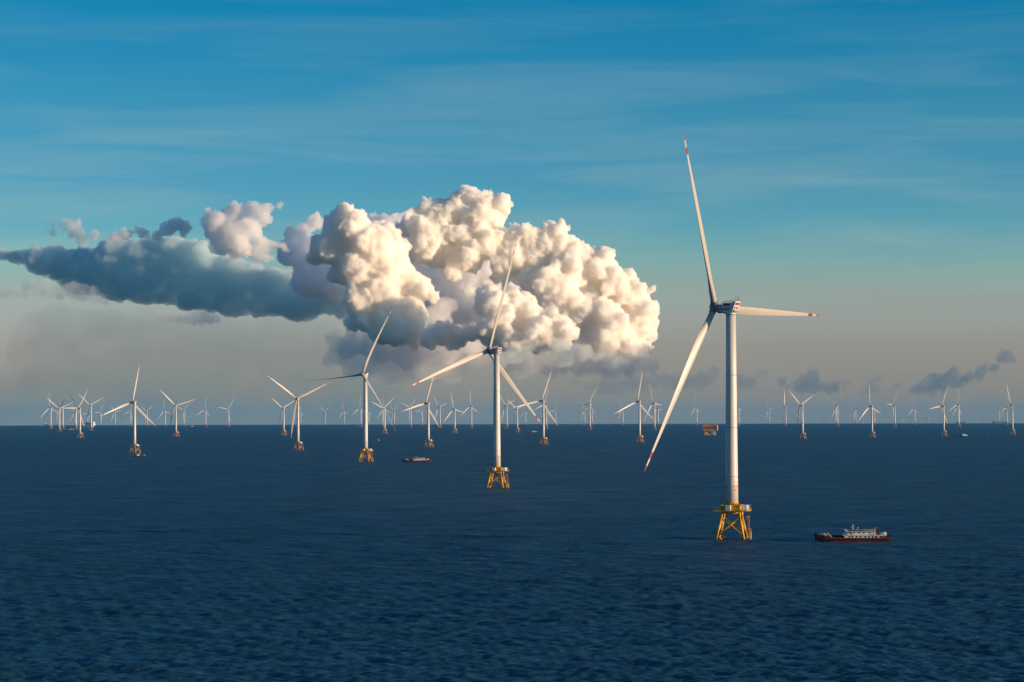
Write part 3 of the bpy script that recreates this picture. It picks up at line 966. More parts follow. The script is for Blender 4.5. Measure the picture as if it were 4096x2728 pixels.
        for o, y, z in ((e, first, 0.0), (t1, mid, -0.18), (t2, mid, 0.48)):
            o.matrix_local = Matrix.Translation((xs, y * k, z * k)) @ rot
    return nac


def w_side(k):
    return 2.25 * k


def jacket(root, detail, ht, hb, zt, mats, braces=True, split=True):
    """four raked legs with crossed braces; returns list of parts"""
    paint, dark = mats
    zb = -2.5
    zk = zt - 3.2          # legs run plumb above this, raked below
    def corner(sx, sy, z):
        if z >= zk:
            h = ht
        else:
            h = ht + (hb - ht) * (zk - z) / (zk - 0.0)
        return Vector((sx * h, sy * h, z))
    leg_r = 0.57 if detail else 0.50
    br = 0.30 if detail else 0.21
    cs = [(-1, -1), (1, -1), (1, 1), (-1, 1)]
    whole = MB()
    for sx, sy in cs:
        b = MB() if split else whole
        b.tube(corner(sx, sy, 0.75), corner(sx, sy, zk), leg_r, leg_r, 16 if detail else 8)
        b.tube(corner(sx, sy, zk), corner(sx, sy, zt), leg_r, leg_r, 16 if detail else 8)
        b.tube(corner(sx, sy, zb), corner(sx, sy, 0.75), leg_r * 1.03, leg_r * 1.03, 16 if detail else 8, mi=1)
        if split:
            b.build("leg", [paint, dark], root)
    z_hi, z_lo, z_w = zk - 0.3, 2.9, -1.6
    for i in range(4):
        a, c = cs[i], cs[(i + 1) % 4]
        def pair(z0, z1, t1=1.0):
            for p_, q_ in ((a, c), (c, a)):
                s0, s1 = corner(p_[0], p_[1], z0), corner(q_[0], q_[1], z1)
                s1 = s0.lerp(s1, t1)
                b = MB() if split else whole
                b.tube(s0, s1, br, br, 10 if detail else 6)
                if split:
                    b.build("brace", [paint, dark], root)
        pair(z_hi, z_lo)
        for p_, q_ in ((a, c), (c, a)):
            s0 = corner(p_[0], p_[1], z_lo - 0.5)
            mid = (corner(p_[0], p_[1], -2.2) + corner(q_[0], q_[1], -2.2)) / 2
            s1 = corner(p_[0], p_[1], -2.2).lerp(mid, 0.95)
            b = MB() if split else whole
            t = (z_lo - 0.5 - 0.55) / (z_lo - 0.5 + 2.2)
            b.tube(s0, s0.lerp(s1, t), br, br, 10 if detail else 6)
            b.tube(s0.lerp(s1, t), s1, br * 1.03, br * 1.03, 10 if detail else 6, mi=1)
            if split:
                b.build("brace", [paint, dark], root)
    return whole


def boat_landing(root, x, y, zt, rz=0.0):
    b = MB()
    for dy in (-0.9, 0.9):
        b.tube((x, y + dy, -2), (x, y + dy, 4.1), 0.20, n=8)
        b.tube((x - 1.6, y + dy * .8, 3.4), (x, y + dy, 3.4), 0.14, n=6)
        b.tube((x - 2.0, y + dy * .8, 0.9), (x, y + dy, 0.9), 0.14, n=6)
        b.tube((x - 0.75, y + dy * .6, -2), (x - 0.75, y + dy * .6, 4.6), 0.10, n=6)
    for i in range(9):
        b.tube((x - 0.75, y - .55, -0.2 + i * .5), (x - 0.75, y + .55, -0.2 + i * .5), 0.05, n=5)
    b.box((x - 1.0, y, 4.05), (2.2, 2.2, 0.16))
    for dx, dy in ((-2.0, -1), (-2.0, 1), (0, -1), (0, 1), (-1, 1), (-1, -1)):
        b.tube((x + dx, y + dy, 4.1), (x + dx, y + dy, 5.5), 0.05, n=5)
    for z in (4.8, 5.5):
        b.tube((x - 2.0, y - 1, z), (x, y - 1, z), 0.05, n=5)
        b.tube((x, y - 1, z), (x, y + 1, z), 0.05, n=5)
        b.tube((x - 2.0, y + 1, z), (x, y + 1, z), 0.05, n=5)
    # caged ladder up to the bracket
    for dx, dy in ((-1.4, -.4), (-.7, -.4), (-1.4, .4), (-.7, .4)):
        b.tube((x + dx, y + dy, 4.1), (x + dx, y + dy, zt - 4.4), 0.06, n=5, mi=1)
    z = 4.6
    while z < zt - 4.4:
        b.box((x - 1.05, y, z), (0.78, 0.86, 0.07), 1)
        z += 0.62
    b.tube((x - 3.4, y - .6, zt - 5.6), (x - 1.0, y, zt - 5.2), 0.13, n=6)
    b.tube((x - 2.9, y - .5, zt - 7.4), (x - 1.4, y, zt - 5.3), 0.11, n=6)
    b.build("boat_landing", [M_yellow, M_orange_steel], root)


M_orange_steel = mat("orange_primer_steel", (0.50, 0.22, 0.10), 0.6, 0.3, vary=0.2, scale=1.0)


def railing(mb, pts, z, h=1.1, step=1.6, mi=0):
    for (xa, ya), (xb, yb) in zip(pts[:-1], pts[1:]):
        ln = math.hypot(xb - xa, yb - ya)
        n = max(1, int(ln / step))
        for i in range(n + 1):
            t = i / n
            mb.tube((xa + (xb - xa) * t, ya + (yb - ya) * t, z), (xa + (xb - xa) * t, ya + (yb - ya) * t, z + h), 0.035, n=4, mi=mi)
        for zz in (z + h, z + h * 0.5):
            mb.tube((xa, ya, zz), (xb, yb, zz), 0.03, n=4, mi=mi)


BL_A = blade_mesh(94.0, 3.0, 4.3, 0.0)
BL_A_bent = blade_mesh(94.0, 3.1, 4.7, 6.5)
BL_B = blade_mesh(65.5, 2.5, 3.9, 0.0)
BL_C = blade_mesh(72.5, 2.5, 4.0, 0.0)
BL_C_bent = blade_mesh(72.5, 2.5, 4.0, 4.0)
HUB_A = hub_mesh(2.15, 3.1, 3.0)
HUB_B = hub_mesh(1.7, 2.5, 2.4)
TOW_A = tower_mesh(18.4, 110.3, 3.15, 2.38, [31.0, 54.9, 80.6])
TOW_B = tower_mesh(16.3, 82.0, 2.65, 1.75, [30.0, 52.0])
TOW_C = tower_mesh(16.3, 89.0, 2.65, 1.75, [32.0, 56.0])


def curve_text(parent, body, size, z, r, ang):
    me = text_mesh("marking", body, size)
    n = len(me.vertices)
    co = np.empty(n * 3, np.float32)
    me.vertices.foreach_get("co", co)
    co = co.reshape(-1, 3)
    a = ang + co[:, 0] / r
    rr = r + 0.03 + co[:, 2]
    out = np.stack([rr * np.cos(a), rr * np.sin(a), z + co[:, 1]], 1).astype(np.float32)
    me.vertices.foreach_set("co", out.ravel())
    me.materials.clear()
    me.materials.append(M_orange)
    me.update()
    return put_mesh("marking", me, parent)


def turbine_large(near=True):
    """tall turbine on a boxed yellow jacket. Yaw of the machine and of the jacket differ, so the
    Empty keeps the jacket's heading and nacelle, hub and blades are turned on the tower."""
    root = empty("wind_turbine")
    tow = put_mesh("tower", TOW_A, root)
    # transition piece
    b = MB()
    b.lathe([(3.22, 17.1), (3.28, 17.3), (3.28, 18.2), (3.36, 18.25), (3.36, 18.45), (3.1, 18.46)], 48)
    for j in range(16):
        t = 2 * math.pi * j / 16
        c_, s_ = math.cos(t), math.sin(t)
        b.add([(3.25 * c_, 3.25 * s_, 18.2), (3.25 * c_, 3.25 * s_, 17.2), (4.1 * c_, 4.1 * s_, 17.2),
               (3.25 * c_ - .06 * s_, 3.25 * s_ + .06 * c_, 18.2), (3.25 * c_ - .06 * s_, 3.25 * s_ + .06 * c_, 17.2), (4.1 * c_ - .06 * s_, 4.1 * s_ + .06 * c_, 17.2)],
              [(0, 1, 2), (5, 4, 3), (0, 2, 5, 3), (0, 3, 4, 1), (1, 4, 5, 2)])
    h = 4.75
    b.prism([(-h, -h + .5), (-h + .5, -h), (h - .5, -h), (h, -h + .5), (h, h - .5), (h - .5, h), (-h + .5, h), (-h, h - .5)], 'z', 14.55, 17.2)
    for sx in (-1, 1):
        for sy in (-1, 1):
            b.lathe([(0.78, 14.4), (0.78, 17.28)], 20, c=(sx * 4.5, sy * 4.5))
    b.lathe([(3.6, 14.3), (3.4, 13.3), (2.4, 12.75), (0.4, 12.6)], 36)
    b.build("transition_piece", M_yellow, root)
    b = MB()
    b.box((0.4, 0, 14.38), (17.0, 14.4, 0.30), 0)
    for x in (-4.5, 0, 4.5):
        b.box((x, 0, 14.02), (0.35, 14.0, 0.42), 0)
    b.build("deck", [M_yellow], root)
    b = MB()
    railing(b, [(-8.0, -7.1), (8.8, -7.1), (8.8, 7.1), (-8.0, 7.1), (-8.0, -7.1)], 14.53)
    b.build("deck_railing", M_yellow, root)
    for c_, d_, ribs in (((-1.0, -6.0, 15.85), (2.5, 2.2, 2.5), 'y'), ((6.6, -0.6, 15.85), (2.4, 5.6, 2.5), 'x')):
        b = MB()
        b.box(c_, d_, 0)
        n = int(max(d_[0], d_[1]) / 0.28)
        for j in range(n):
            t = (j + .5) / n - .5
            if ribs == 'y':
                b.box((c_[0] + t * d_[0] * .92, c_[1] - d_[1] / 2 - .02, c_[2]), (0.12, 0.07, d_[2] * .9), 0)
            else:
                b.box((c_[0] + t * 0, c_[1] + t * d_[1] * .92, c_[2]), (d_[0] + .1, 0.12, d_[2] * .9), 0)
        b.box((c_[0], c_[1], c_[2] + d_[2] / 2 + .05), (d_[0] + .15, d_[1] + .15, 0.1), 0)
        b.build("equipment_cabin", M_cabin, root)
    b = MB()
    b.tube((-5.6, 2.0, 14.5), (-5.6, 2.0, 19.6), 0.10, n=6)
    b.tube((-5.6, 2.0, 19.5), (-4.3, 2.0, 21.2), 0.09, n=6)
    b.build("light_pole", M_dark, root)
    b = MB()
    b.tube((7.9, 3.4, 14.5), (7.9, 3.4, 16.9), 0.22, n=8, mi=1)
    b.tube((7.9, 3.4, 16.8), (8.9, 2.2, 17.0), 0.16, n=6, mi=1)
    b.build("davit_crane", [M_dark, M_cabin], root)
    jacket(root, True, 4.45, 6.95, 14.4, (M_yellow, M_growth))
    boat_landing(root, 8.6, 5.9, 16.5)
    for ang in (R(-36), R(205)):
        curve_text(tow, "国电投", 1.30, 26.1, 3.09, ang)
        curve_text(tow, "#06F", 1.40, 24.6, 3.10, ang)
        curve_text(tow, "F", 0.5, 22.9, 3.12, ang)
    return root


def put_machine(root, H, k, over, neck, blade, hubm, near, yaw, phase, pitch, tilt, cone):
    """nacelle, hub and three blades, turned to yaw relative to the foundation (clockwise from +Y)"""
    nac = turbine_nacelle(root, H, k, neck, near)
    pose(root, H, over, yaw, phase, pitch, tilt, cone, nac, put_mesh("hub", hubm, root), [put_mesh("blade", blade, root) for _ in range(3)])


def pose(root, H, over, yaw, phase, pitch, tilt, cone, nac, hub, blades):
    Y = Matrix.Translation((0, 0, H)) @ Matrix.Rotation(-yaw, 4, 'Z')
    nac.matrix_local = Y
    spin = Y @ Matrix.Rotation(tilt, 4, 'X') @ Matrix.Translation((0, over, 0)) @ Matrix.Rotation(phase, 4, 'Y')
    hub.matrix_local = spin
    for k, bl in enumerate(blades):
        bl.matrix_local = spin @ Matrix.Rotation(k * 2 * math.pi / 3, 4, 'Y') @ Matrix.Rotation(-cone, 4, 'X') @ Matrix.Rotation(pitch, 4, 'Z')


def pose_copy(root, H, over, yaw, phase, pitch, tilt, cone):
    nac = [c for c in root.children if c.name.startswith("nacelle")][0]
    hub = [c for c in root.children if c.name.startswith("hub")][0]
    bl = [c for c in root.children if c.name.startswith("blade")]
    pose(root, H, over, yaw, phase, pitch, tilt, cone, nac, hub, bl)


def turbine_medium(tow):
    """smaller turbine whose yellow transition piece spreads like a tent over the jacket"""
    root = empty("wind_turbine")
    put_mesh("tower", tow, root)
    b = MB()
    n = 32
    rg = []
    for z, sq, h in ((13.0, 1.0, 4.9), (13.9, 1.0, 4.9), (14.5, 0.8, 4.0), (15.3, 0.4, 3.2), (15.9, 0.0, 2.78), (16.4, 0.0, 2.72)):
        ring = []
        for j in range(n):
            t = 2 * math.pi * (j + .5) / n
            c_, s_ = math.cos(t), math.sin(t)
            sc_ = 1.0 / max(abs(c_), abs(s_))
            kx = (1 - sq) + sq * sc_
            ring.append((h * c_ * kx, h * s_ * kx, z))
        rg.append(ring)
    b.rings(rg, 0, smooth=False)
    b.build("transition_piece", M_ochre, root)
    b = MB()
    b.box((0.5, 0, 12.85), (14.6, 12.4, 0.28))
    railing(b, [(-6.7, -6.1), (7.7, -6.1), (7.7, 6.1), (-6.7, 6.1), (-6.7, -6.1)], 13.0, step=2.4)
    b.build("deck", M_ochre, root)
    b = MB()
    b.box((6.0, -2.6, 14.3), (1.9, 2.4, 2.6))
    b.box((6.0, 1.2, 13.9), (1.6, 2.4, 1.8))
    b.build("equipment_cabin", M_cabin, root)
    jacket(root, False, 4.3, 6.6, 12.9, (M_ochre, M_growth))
    boat_landing(root, 8.2, 5.5, 15.0)
    return root


def turbine_far():
    """the same tall machine seen from 10 to 20 km: fewer parts"""
    root = empty("wind_turbine")
    put_mesh("tower", TOW_A, root)
    b = MB()
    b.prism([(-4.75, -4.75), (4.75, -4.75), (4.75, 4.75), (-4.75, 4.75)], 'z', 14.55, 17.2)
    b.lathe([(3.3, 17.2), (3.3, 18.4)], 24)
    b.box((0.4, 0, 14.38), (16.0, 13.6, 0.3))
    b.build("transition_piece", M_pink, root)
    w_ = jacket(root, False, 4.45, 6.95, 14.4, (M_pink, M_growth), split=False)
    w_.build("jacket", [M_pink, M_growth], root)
    return root
# ------------------------------------------------------------------ the wind farm
# key: kind, x, y (metres), size factor, rotor yaw and blade phase (degrees), label
WIND = [
 ('N1', 'near', 108, 1192, 1.006, -51, -29.5, "tallest and nearest white wind turbine, at right, its yellow jacket beside the red hulled ship"),
 ('N2', 'near', -13, 2038, 1.015, -46, 11, "second largest wind turbine, standing in front of the big cumulus, clean yellow jacket"),
 ('y', 'near', -194, 3198, 1.015, 202, -21, "third largest wind turbine, rotor facing the viewer with one dark drooping blade to the left"),
 ('a', 'mid', -620, 3972, 0.993, -43, 8.5, "wind turbine with the small dark fishing boat right at its yellow jacket"),
 ('t', 'tall', -380, 4292, 0.999, -29, -55, "wind turbine with wide Y blades, left of the one with the drooping dark blade"),
 ('ee', 'mid', -161, 4647, 0.996, -48, 16, "wind turbine standing behind and right of the reddish ship in mid picture"),
 ('ll', 'tall', 65, 5031, 0.995, -34, 18, "mid sized wind turbine just right of the second largest, left blade held level"),
 ('tt', 'tall', 285, 5408, 1.001, -40, 7, "wind turbine left of the nearest turbine's hanging blade, one blade almost upright"),
 ('ab', 'mid', 734, 6115, 1.011, -48, -55, "wind turbine with blades in a Y, first large one right of the nearest turbine"),
 ('ag', 'mid', 971, 6528, 0.996, -48, -11, "wind turbine with upright blade, second large one right of the nearest turbine"),
 ('b', 'mid', -1218, 6819, 0.998, -55, 30, "front turbine of the crowded cluster at left, blades crossing the ones behind"),
 ('ak', 'mid', 1233, 6911, 1.008, -46, 22, "wind turbine just left of the navy supply vessel, left blade nearly level"),
 ('o', 'tall', -1008, 7253, 1.018, -30, -47, "wind turbine with Y blades, next right of the one beside the dark fishing boat"),
 ('ap', 'tall', 1520, 7349, 0.998, 232, 21, "dark bladed wind turbine cut by the right edge of the photo, rotor facing the viewer"),
 ('s', 'mid', -723, 7658, 1.016, -49, -56, "smaller Y bladed wind turbine crossed by a blade of its bigger right neighbour"),
 ('aa', 'mid', -434, 8235, 1.025, -48, 52, "wind turbine crossed by the lower blade tip of the third largest turbine"),
 ('gg', 'mid', -202, 8522, 1.007, -47, -18, "wind turbine with leaning upright blade, second to the left of the second largest turbine"),
 ('kk', 'mid', 19, 8959, 1.017, -42, -52, "Y bladed wind turbine behind the falling blade of the second largest turbine"),
 ('uu', 'far', 564, 9582, 0.969, -57, -25, "wind turbine on a pink jacket, just left of the nearest turbine's hanging blade"),
 ('d', 'far', -1848, 9877, 0.84, -37, -52, "Y bladed wind turbine on a pale jacket, second tower from the left edge"),
 ('pp', 'far', 331, 10300, 0.978, 206, -22, "far wind turbine facing the viewer with a curved dark left blade, below the cumulus edge"),
 ('h', 'far', -1859, 10679, 1.000, -50, -54, "Y bladed wind turbine standing in front of the white offshore substation"),
 ('mm', 'far', 155, 10955, 0.991, -56, 14, "wind turbine almost hidden behind the mid sized turbine right of the second largest"),
 ('f', 'far', -2038, 11307, 1.011, 141, 38, "dark bladed wind turbine of the left cluster, facing the viewer, behind the front one"),
 ('al', 'far', 2116, 11454, 0.991, -55, 8, "wind turbine in front of the grey barge on the horizon, above the navy supply vessel"),
 ('jj', 'far', -26, 11766, 1.009, -56, -48, "Y bladed wind turbine whose left blade touches the second largest turbine's tower"),
 ('e', 'far', -2206, 11879, 0.979, 250, -63, "wind turbine of the left cluster just left of the low dark workboat"),
 ('ai', 'far', 1929, 12190, 1.004, -60, 33, "wind turbine with level left blade, midway between the small dark clouds at right"),
 ('hh', 'far', -207, 12329, 0.997, -52, -6, "wind turbine with one blade straight up, first left of the second largest turbine"),
 ('c', 'far', -2388, 12522, 0.985, -62, -10, "leftmost wind turbine in the photo, one blade straight up"),
 ('ad', 'far', 1733, 12882, 1.005, 221, -58, "wind turbine with two thin dark raised blades, rotor facing the viewer, right of centre"),
 ('ff', 'far', -388, 12997, 0.996, -57, -44, "Y bladed wind turbine touched by a blade tip of the turbine behind the mid ship"),
 ('zz', 'far', 1536, 13579, 0.999, 220, 7, "wind turbine with thin dark upright blade, just left of a large Y bladed one"),
 ('cc', 'far', -572, 13666, 0.991, -59, 48, "wind turbine partly behind the level left blade of the turbine near the mid ship"),
 ('aa2', 'far', -738, 14033, 0.946, -61, -14, "wind turbine hidden behind the one crossed by the third largest turbine's blade tip"),
 ('xx', 'far', 1328, 14174, 0.987, -64, -17, "small wind turbine peeping out from behind the nearest turbine's tower on the right"),
 ('x', 'far', -935, 14942, 1.013, -60, 0, "wind turbine just left of the third largest turbine's tower"),
 ('ww', 'far', 1144, 14992, 0.998, -63, -10, "small wind turbine above the yellow substation, left of the nearest tower"),
 ('r', 'far', -1796, 15326, 1.000, -51, 38, "lone small wind turbine with level left blade, left of the tall Y bladed ones"),
 ('ao', 'far', 3171, 15504, 1.012, -63, 1, "small wind turbine just behind the dark bladed one at the right edge"),
 ('vv', 'far', 951, 15751, 1.007, -63, -22, "small wind turbine tucked behind the pink jacketed one beside the hanging blade"),
 ('q', 'far', -2022, 15959, 1.000, -60, 4, "lone small wind turbine with upright blade, right of the little white boat"),
 ('ss', 'far', 752, 16429, 1.000, -66, -38, "small wind turbine behind the left blade of the upright bladed one before the cumulus edge"),
 ('aj', 'far', 2788, 16757, 1.000, -55, -7, "small wind turbine under the left end of the long dark cloud at right"),
 ('am', 'far', 3093, 16784, 1.035, -62, -9, "small wind turbine behind the tower in front of the grey barge"),
 ('p', 'far', -2292, 16926, 1.000, -62, 49, "small wind turbine just left of the little white boat"),
 ('rr', 'far', 570, 17178, 1.000, 242, 16, "small dark bladed wind turbine behind the far one with the curved left blade"),
 ('n', 'far', -2521, 17577, 1.000, -60, -13, "small wind turbine immediately left of the Y bladed one next to the fishing boat turbine"),
 ('dd', 'far', -662, 17803, 1.000, -66, 22, "small wind turbine peeking past the left side of the turbine behind the mid ship"),
 ('ah', 'far', 2718, 18148, 1.000, 176, 48, "small dark bladed wind turbine behind the second large one right of the nearest turbine"),
 ('m', 'far', -2774, 18386, 1.000, -59, -61, "small wind turbine behind the right blade of the fishing boat turbine"),
 ('bb', 'far', -900, 18475, 1.000, -68, -55, "small Y bladed wind turbine right of the two overlapping ones near the buoy"),
 ('qq', 'far', 561, 18686, 1.000, -65, -39, "small wind turbine behind the curved left blade of the far one facing the viewer"),
 ('ac', 'far', 2268, 18970, 1.000, -59, -22, "small wind turbine hidden behind the first large Y bladed one right of the nearest turbine"),
 ('ae', 'far', 2542, 18970, 1.000, -58, -18, "small wind turbine hidden behind the one with two thin dark raised blades"),
 ('yy', 'far', 2033, 19114, 1.000, -63, -40, "small wind turbine, second to the right of the nearest tower"),
 ('l', 'far', -3029, 19210, 1.000, -68, 16, "small wind turbine directly behind the tower of the fishing boat turbine"),
 ('an', 'far', 3940, 19560, 1.000, -90, -32, "small wind turbine in front of the long grey cargo ship at the right edge"),
 ('w', 'far', -1360, 19583, 1.000, -63, -18, "small wind turbine with upright blade, between a lone Y bladed one and the third largest"),
 ('z', 'far', -1161, 19583, 1.000, -65, -11, "small wind turbine peeping from the right side of the third largest turbine's tower"),
 ('oo', 'far', 358, 19821, 1.000, -61, 28, "small wind turbine with level left blade, right of the mid sized pair by the cumulus"),
 ('k', 'far', -3269, 19925, 1.000, -56, -40, "small wind turbine left of the fishing boat turbine, above its left blade"),
 ('v', 'far', -1562, 20231, 1.000, -62, -59, "lone small Y bladed wind turbine right of the tall Y bladed one"),
 ('af', 'far', 2879, 20270, 1.000, 235, -58, "small dark bladed wind turbine in a flat Y, left of a large upright bladed one"),
 ('nn', 'far', 112, 20315, 1.000, -64, -12, "small wind turbine behind the falling blade tip of the second largest turbine"),
 ('j', 'far', -3484, 20497, 1.000, -65, 28, "small wind turbine first right of the white offshore substation"),
 ('i', 'far', -3667, 20897, 1.000, -67, 11, "small wind turbine rising behind the white offshore substation"),
 ('g', 'far', -3813, 21103, 1.000, -58, -34, "small wind turbine behind the dark bladed one of the left cluster"),
 ('u', 'far', -1859, 21286, 1.000, -59, -8, "small wind turbine behind the tower of the tall Y bladed turbine at left centre"),
]
GROUP = "wind turbines of the offshore farm"
TILT, CONE = R(7), R(0.5)
SPEC = {'near': (113.0, 1.0, 9.6, 2.38), 'mid': (84.0, 0.74, 7.0, 1.75), 'tall': (91.0, 0.74, 7.0, 1.75), 'far': (113.0, 1.0, 9.6, 2.38)}
JACKET_TURN = {'near': -12.5, 'mid': -23.0, 'tall': -23.0, 'far': -18.0}


def make(kind):
    if kind == 'near':
        root = turbine_large()
        blade, hubm = BL_A, HUB_A
    elif kind == 'mid':
        root = turbine_medium(TOW_B)
        blade, hubm = BL_B, HUB_B
    elif kind == 'tall':
        root = turbine_medium(TOW_C)
        blade, hubm = BL_C, HUB_B
    else:
        root = turbine_far()
        blade, hubm = BL_A, HUB_A
    H, k, over, neck = SPEC[kind]
    put_machine(root, H, k, over, neck, blade, hubm, kind == 'near', 0, 0, 0, TILT, CONE)
    return root


protos = {}
used = set()
child_map = {}
for key, kind, x, y, s_, yaw, ph, label in WIND:
    if kind not in protos:
        protos[kind] = make(kind)
child_map = {}
for c in C.objects:
    if c.parent is not None:
        child_map.setdefault(c.parent.name, []).append(c)
for key, kind, x, y, s_, yaw, ph, label in WIND:
    if kind in used:
        root = copy_tree(protos[kind], None, child_map)
    else:
        root = protos[kind]
        used.add(kind)
    root.location = (x, y, drop(x, y))
    root.scale = (s_, s_, s_)
    turn = R(JACKET_TURN[kind])
    root.rotation_euler = (0, 0, turn)
    H, k, over, neck = SPEC[kind]
    facing = 90 < yaw % 360 < 270
    pitch = R(78) if facing else R(4)
    tilt, cone = (R(8), R(-1.6)) if key in ('N1', 'N2') else (TILT, CONE)
    pose_copy(root, H, over, R(yaw) + turn, R(ph), pitch, tilt, cone)
    if facing:
        for c in root.children:
            if c.name.startswith("blade"):
                c.data = BL_C_bent if kind in ('mid', 'tall') else BL_A_bent
    tag(root, label, "wind turbine", GROUP)

# very far turbines, hull down behind the horizon: a mast and three blades in one piece each
def horizon_turbine_mesh(name, m, phase, yaw):
    b = MB()
    b.tube((0, 0, 0), (0, 0, 108), 3.2, 2.2, 8)
    b.box((0, 0, 110), (5, 9, 5))
    cy_, sy_ = math.cos(yaw), math.sin(yaw)
    for j in range(3):
        t = phase + j * 2 * math.pi / 3
        px, pz = math.sin(t), math.cos(t)
        b.tube((0, -6, 110), (px * cy_ * 45, -6 + px * sy_ * 45, 110 + pz * 45), 1.9, 1.5, 6)
        b.tube((px * cy_ * 45, -6 + px * sy_ * 45, 110 + pz * 45), (px * cy_ * 90, -6 + px * sy_ * 90, 110 + pz * 90), 1.5, 0.4, 6)
    return b.mesh(name, m)


rng = random.Random(5)
TINY = [(5159, 0, 'd'), (5674, 25, 'd'), (5925, -40, 'd'), (6420, 10, 'w'), (6682, 0, 'w'), (6911, 35, 'w'), (7303, -20, 'd'),
        (7431, 5, 'w'), (7569, 50, 'd'), (7688, -8, 'w'), (7855, 30, 'd'), (7935, 12, 'w'), (8132, 62, 'd'), (8411, 40, 'd'),
        (8942, -15, 'd'), (9447, 20, 'd'), (9717, 55, 'w')]
ORD = ["first", "second", "third", "fourth", "fifth", "sixth", "seventh", "eighth", "ninth", "tenth", "eleventh", "twelfth",
       "thirteenth", "fourteenth", "fifteenth", "sixteenth", "last"]
M_mist_w = M_white
for i, (x, ph, tone) in enumerate(TINY):
    y = 45500 + rng.uniform(-700, 900)
    x = x * y / 46000
    me = horizon_turbine_mesh("horizon_turbine", M_white if tone == 'w' else M_haze_ship, R(ph), R(rng.uniform(-70, 70) if tone == 'd' else rng.uniform(55, 80)))
    o = put_mesh("horizon_turbine", me)
    o.location = (x, y, drop(x, y))
    tag(o, "tiny faint wind turbine on the horizon, %s from the left of that faint row" % ORD[i], "wind turbine", "faint turbines on the horizon")


# ------------------------------------------------------------------ vessels
def hull_mesh(stations, name, mats, n_split=1):
    """stations: (x, half beam at deck, half beam at water, keel z, deck z); bow first"""
    b = MB()
    rings = []
    for x, hb, hw, kz, dz in stations:
        rings.append([(x, -hb, dz), (x, -hb * .98, dz * .55), (x, -hw, 0.25), (x, -hw * .8, kz), (x, hw * .8, kz), (x, hw, 0.25), (x, hb * .98, dz * .55), (x, hb, dz)])
    b.rings(rings, 0, smooth=False)
    return b


class Panes:
    """each window or door is a part of its own"""
    def __init__(self):
        self.q = []

    def box(self, c, d, mi=0):
        self.q.append((c, d))

    def build(self, name, m, parent):
        for c, d in self.q:
            b = MB()
            b.box((0, 0, 0), d)
            o = b.build("door" if d[2] > 1.2 else "window", m, parent)
            o.location = c


def windows(b, xs, y, z, w, h):
    for x in xs:
        b.box((x, y, z), (w, 0.06, h))


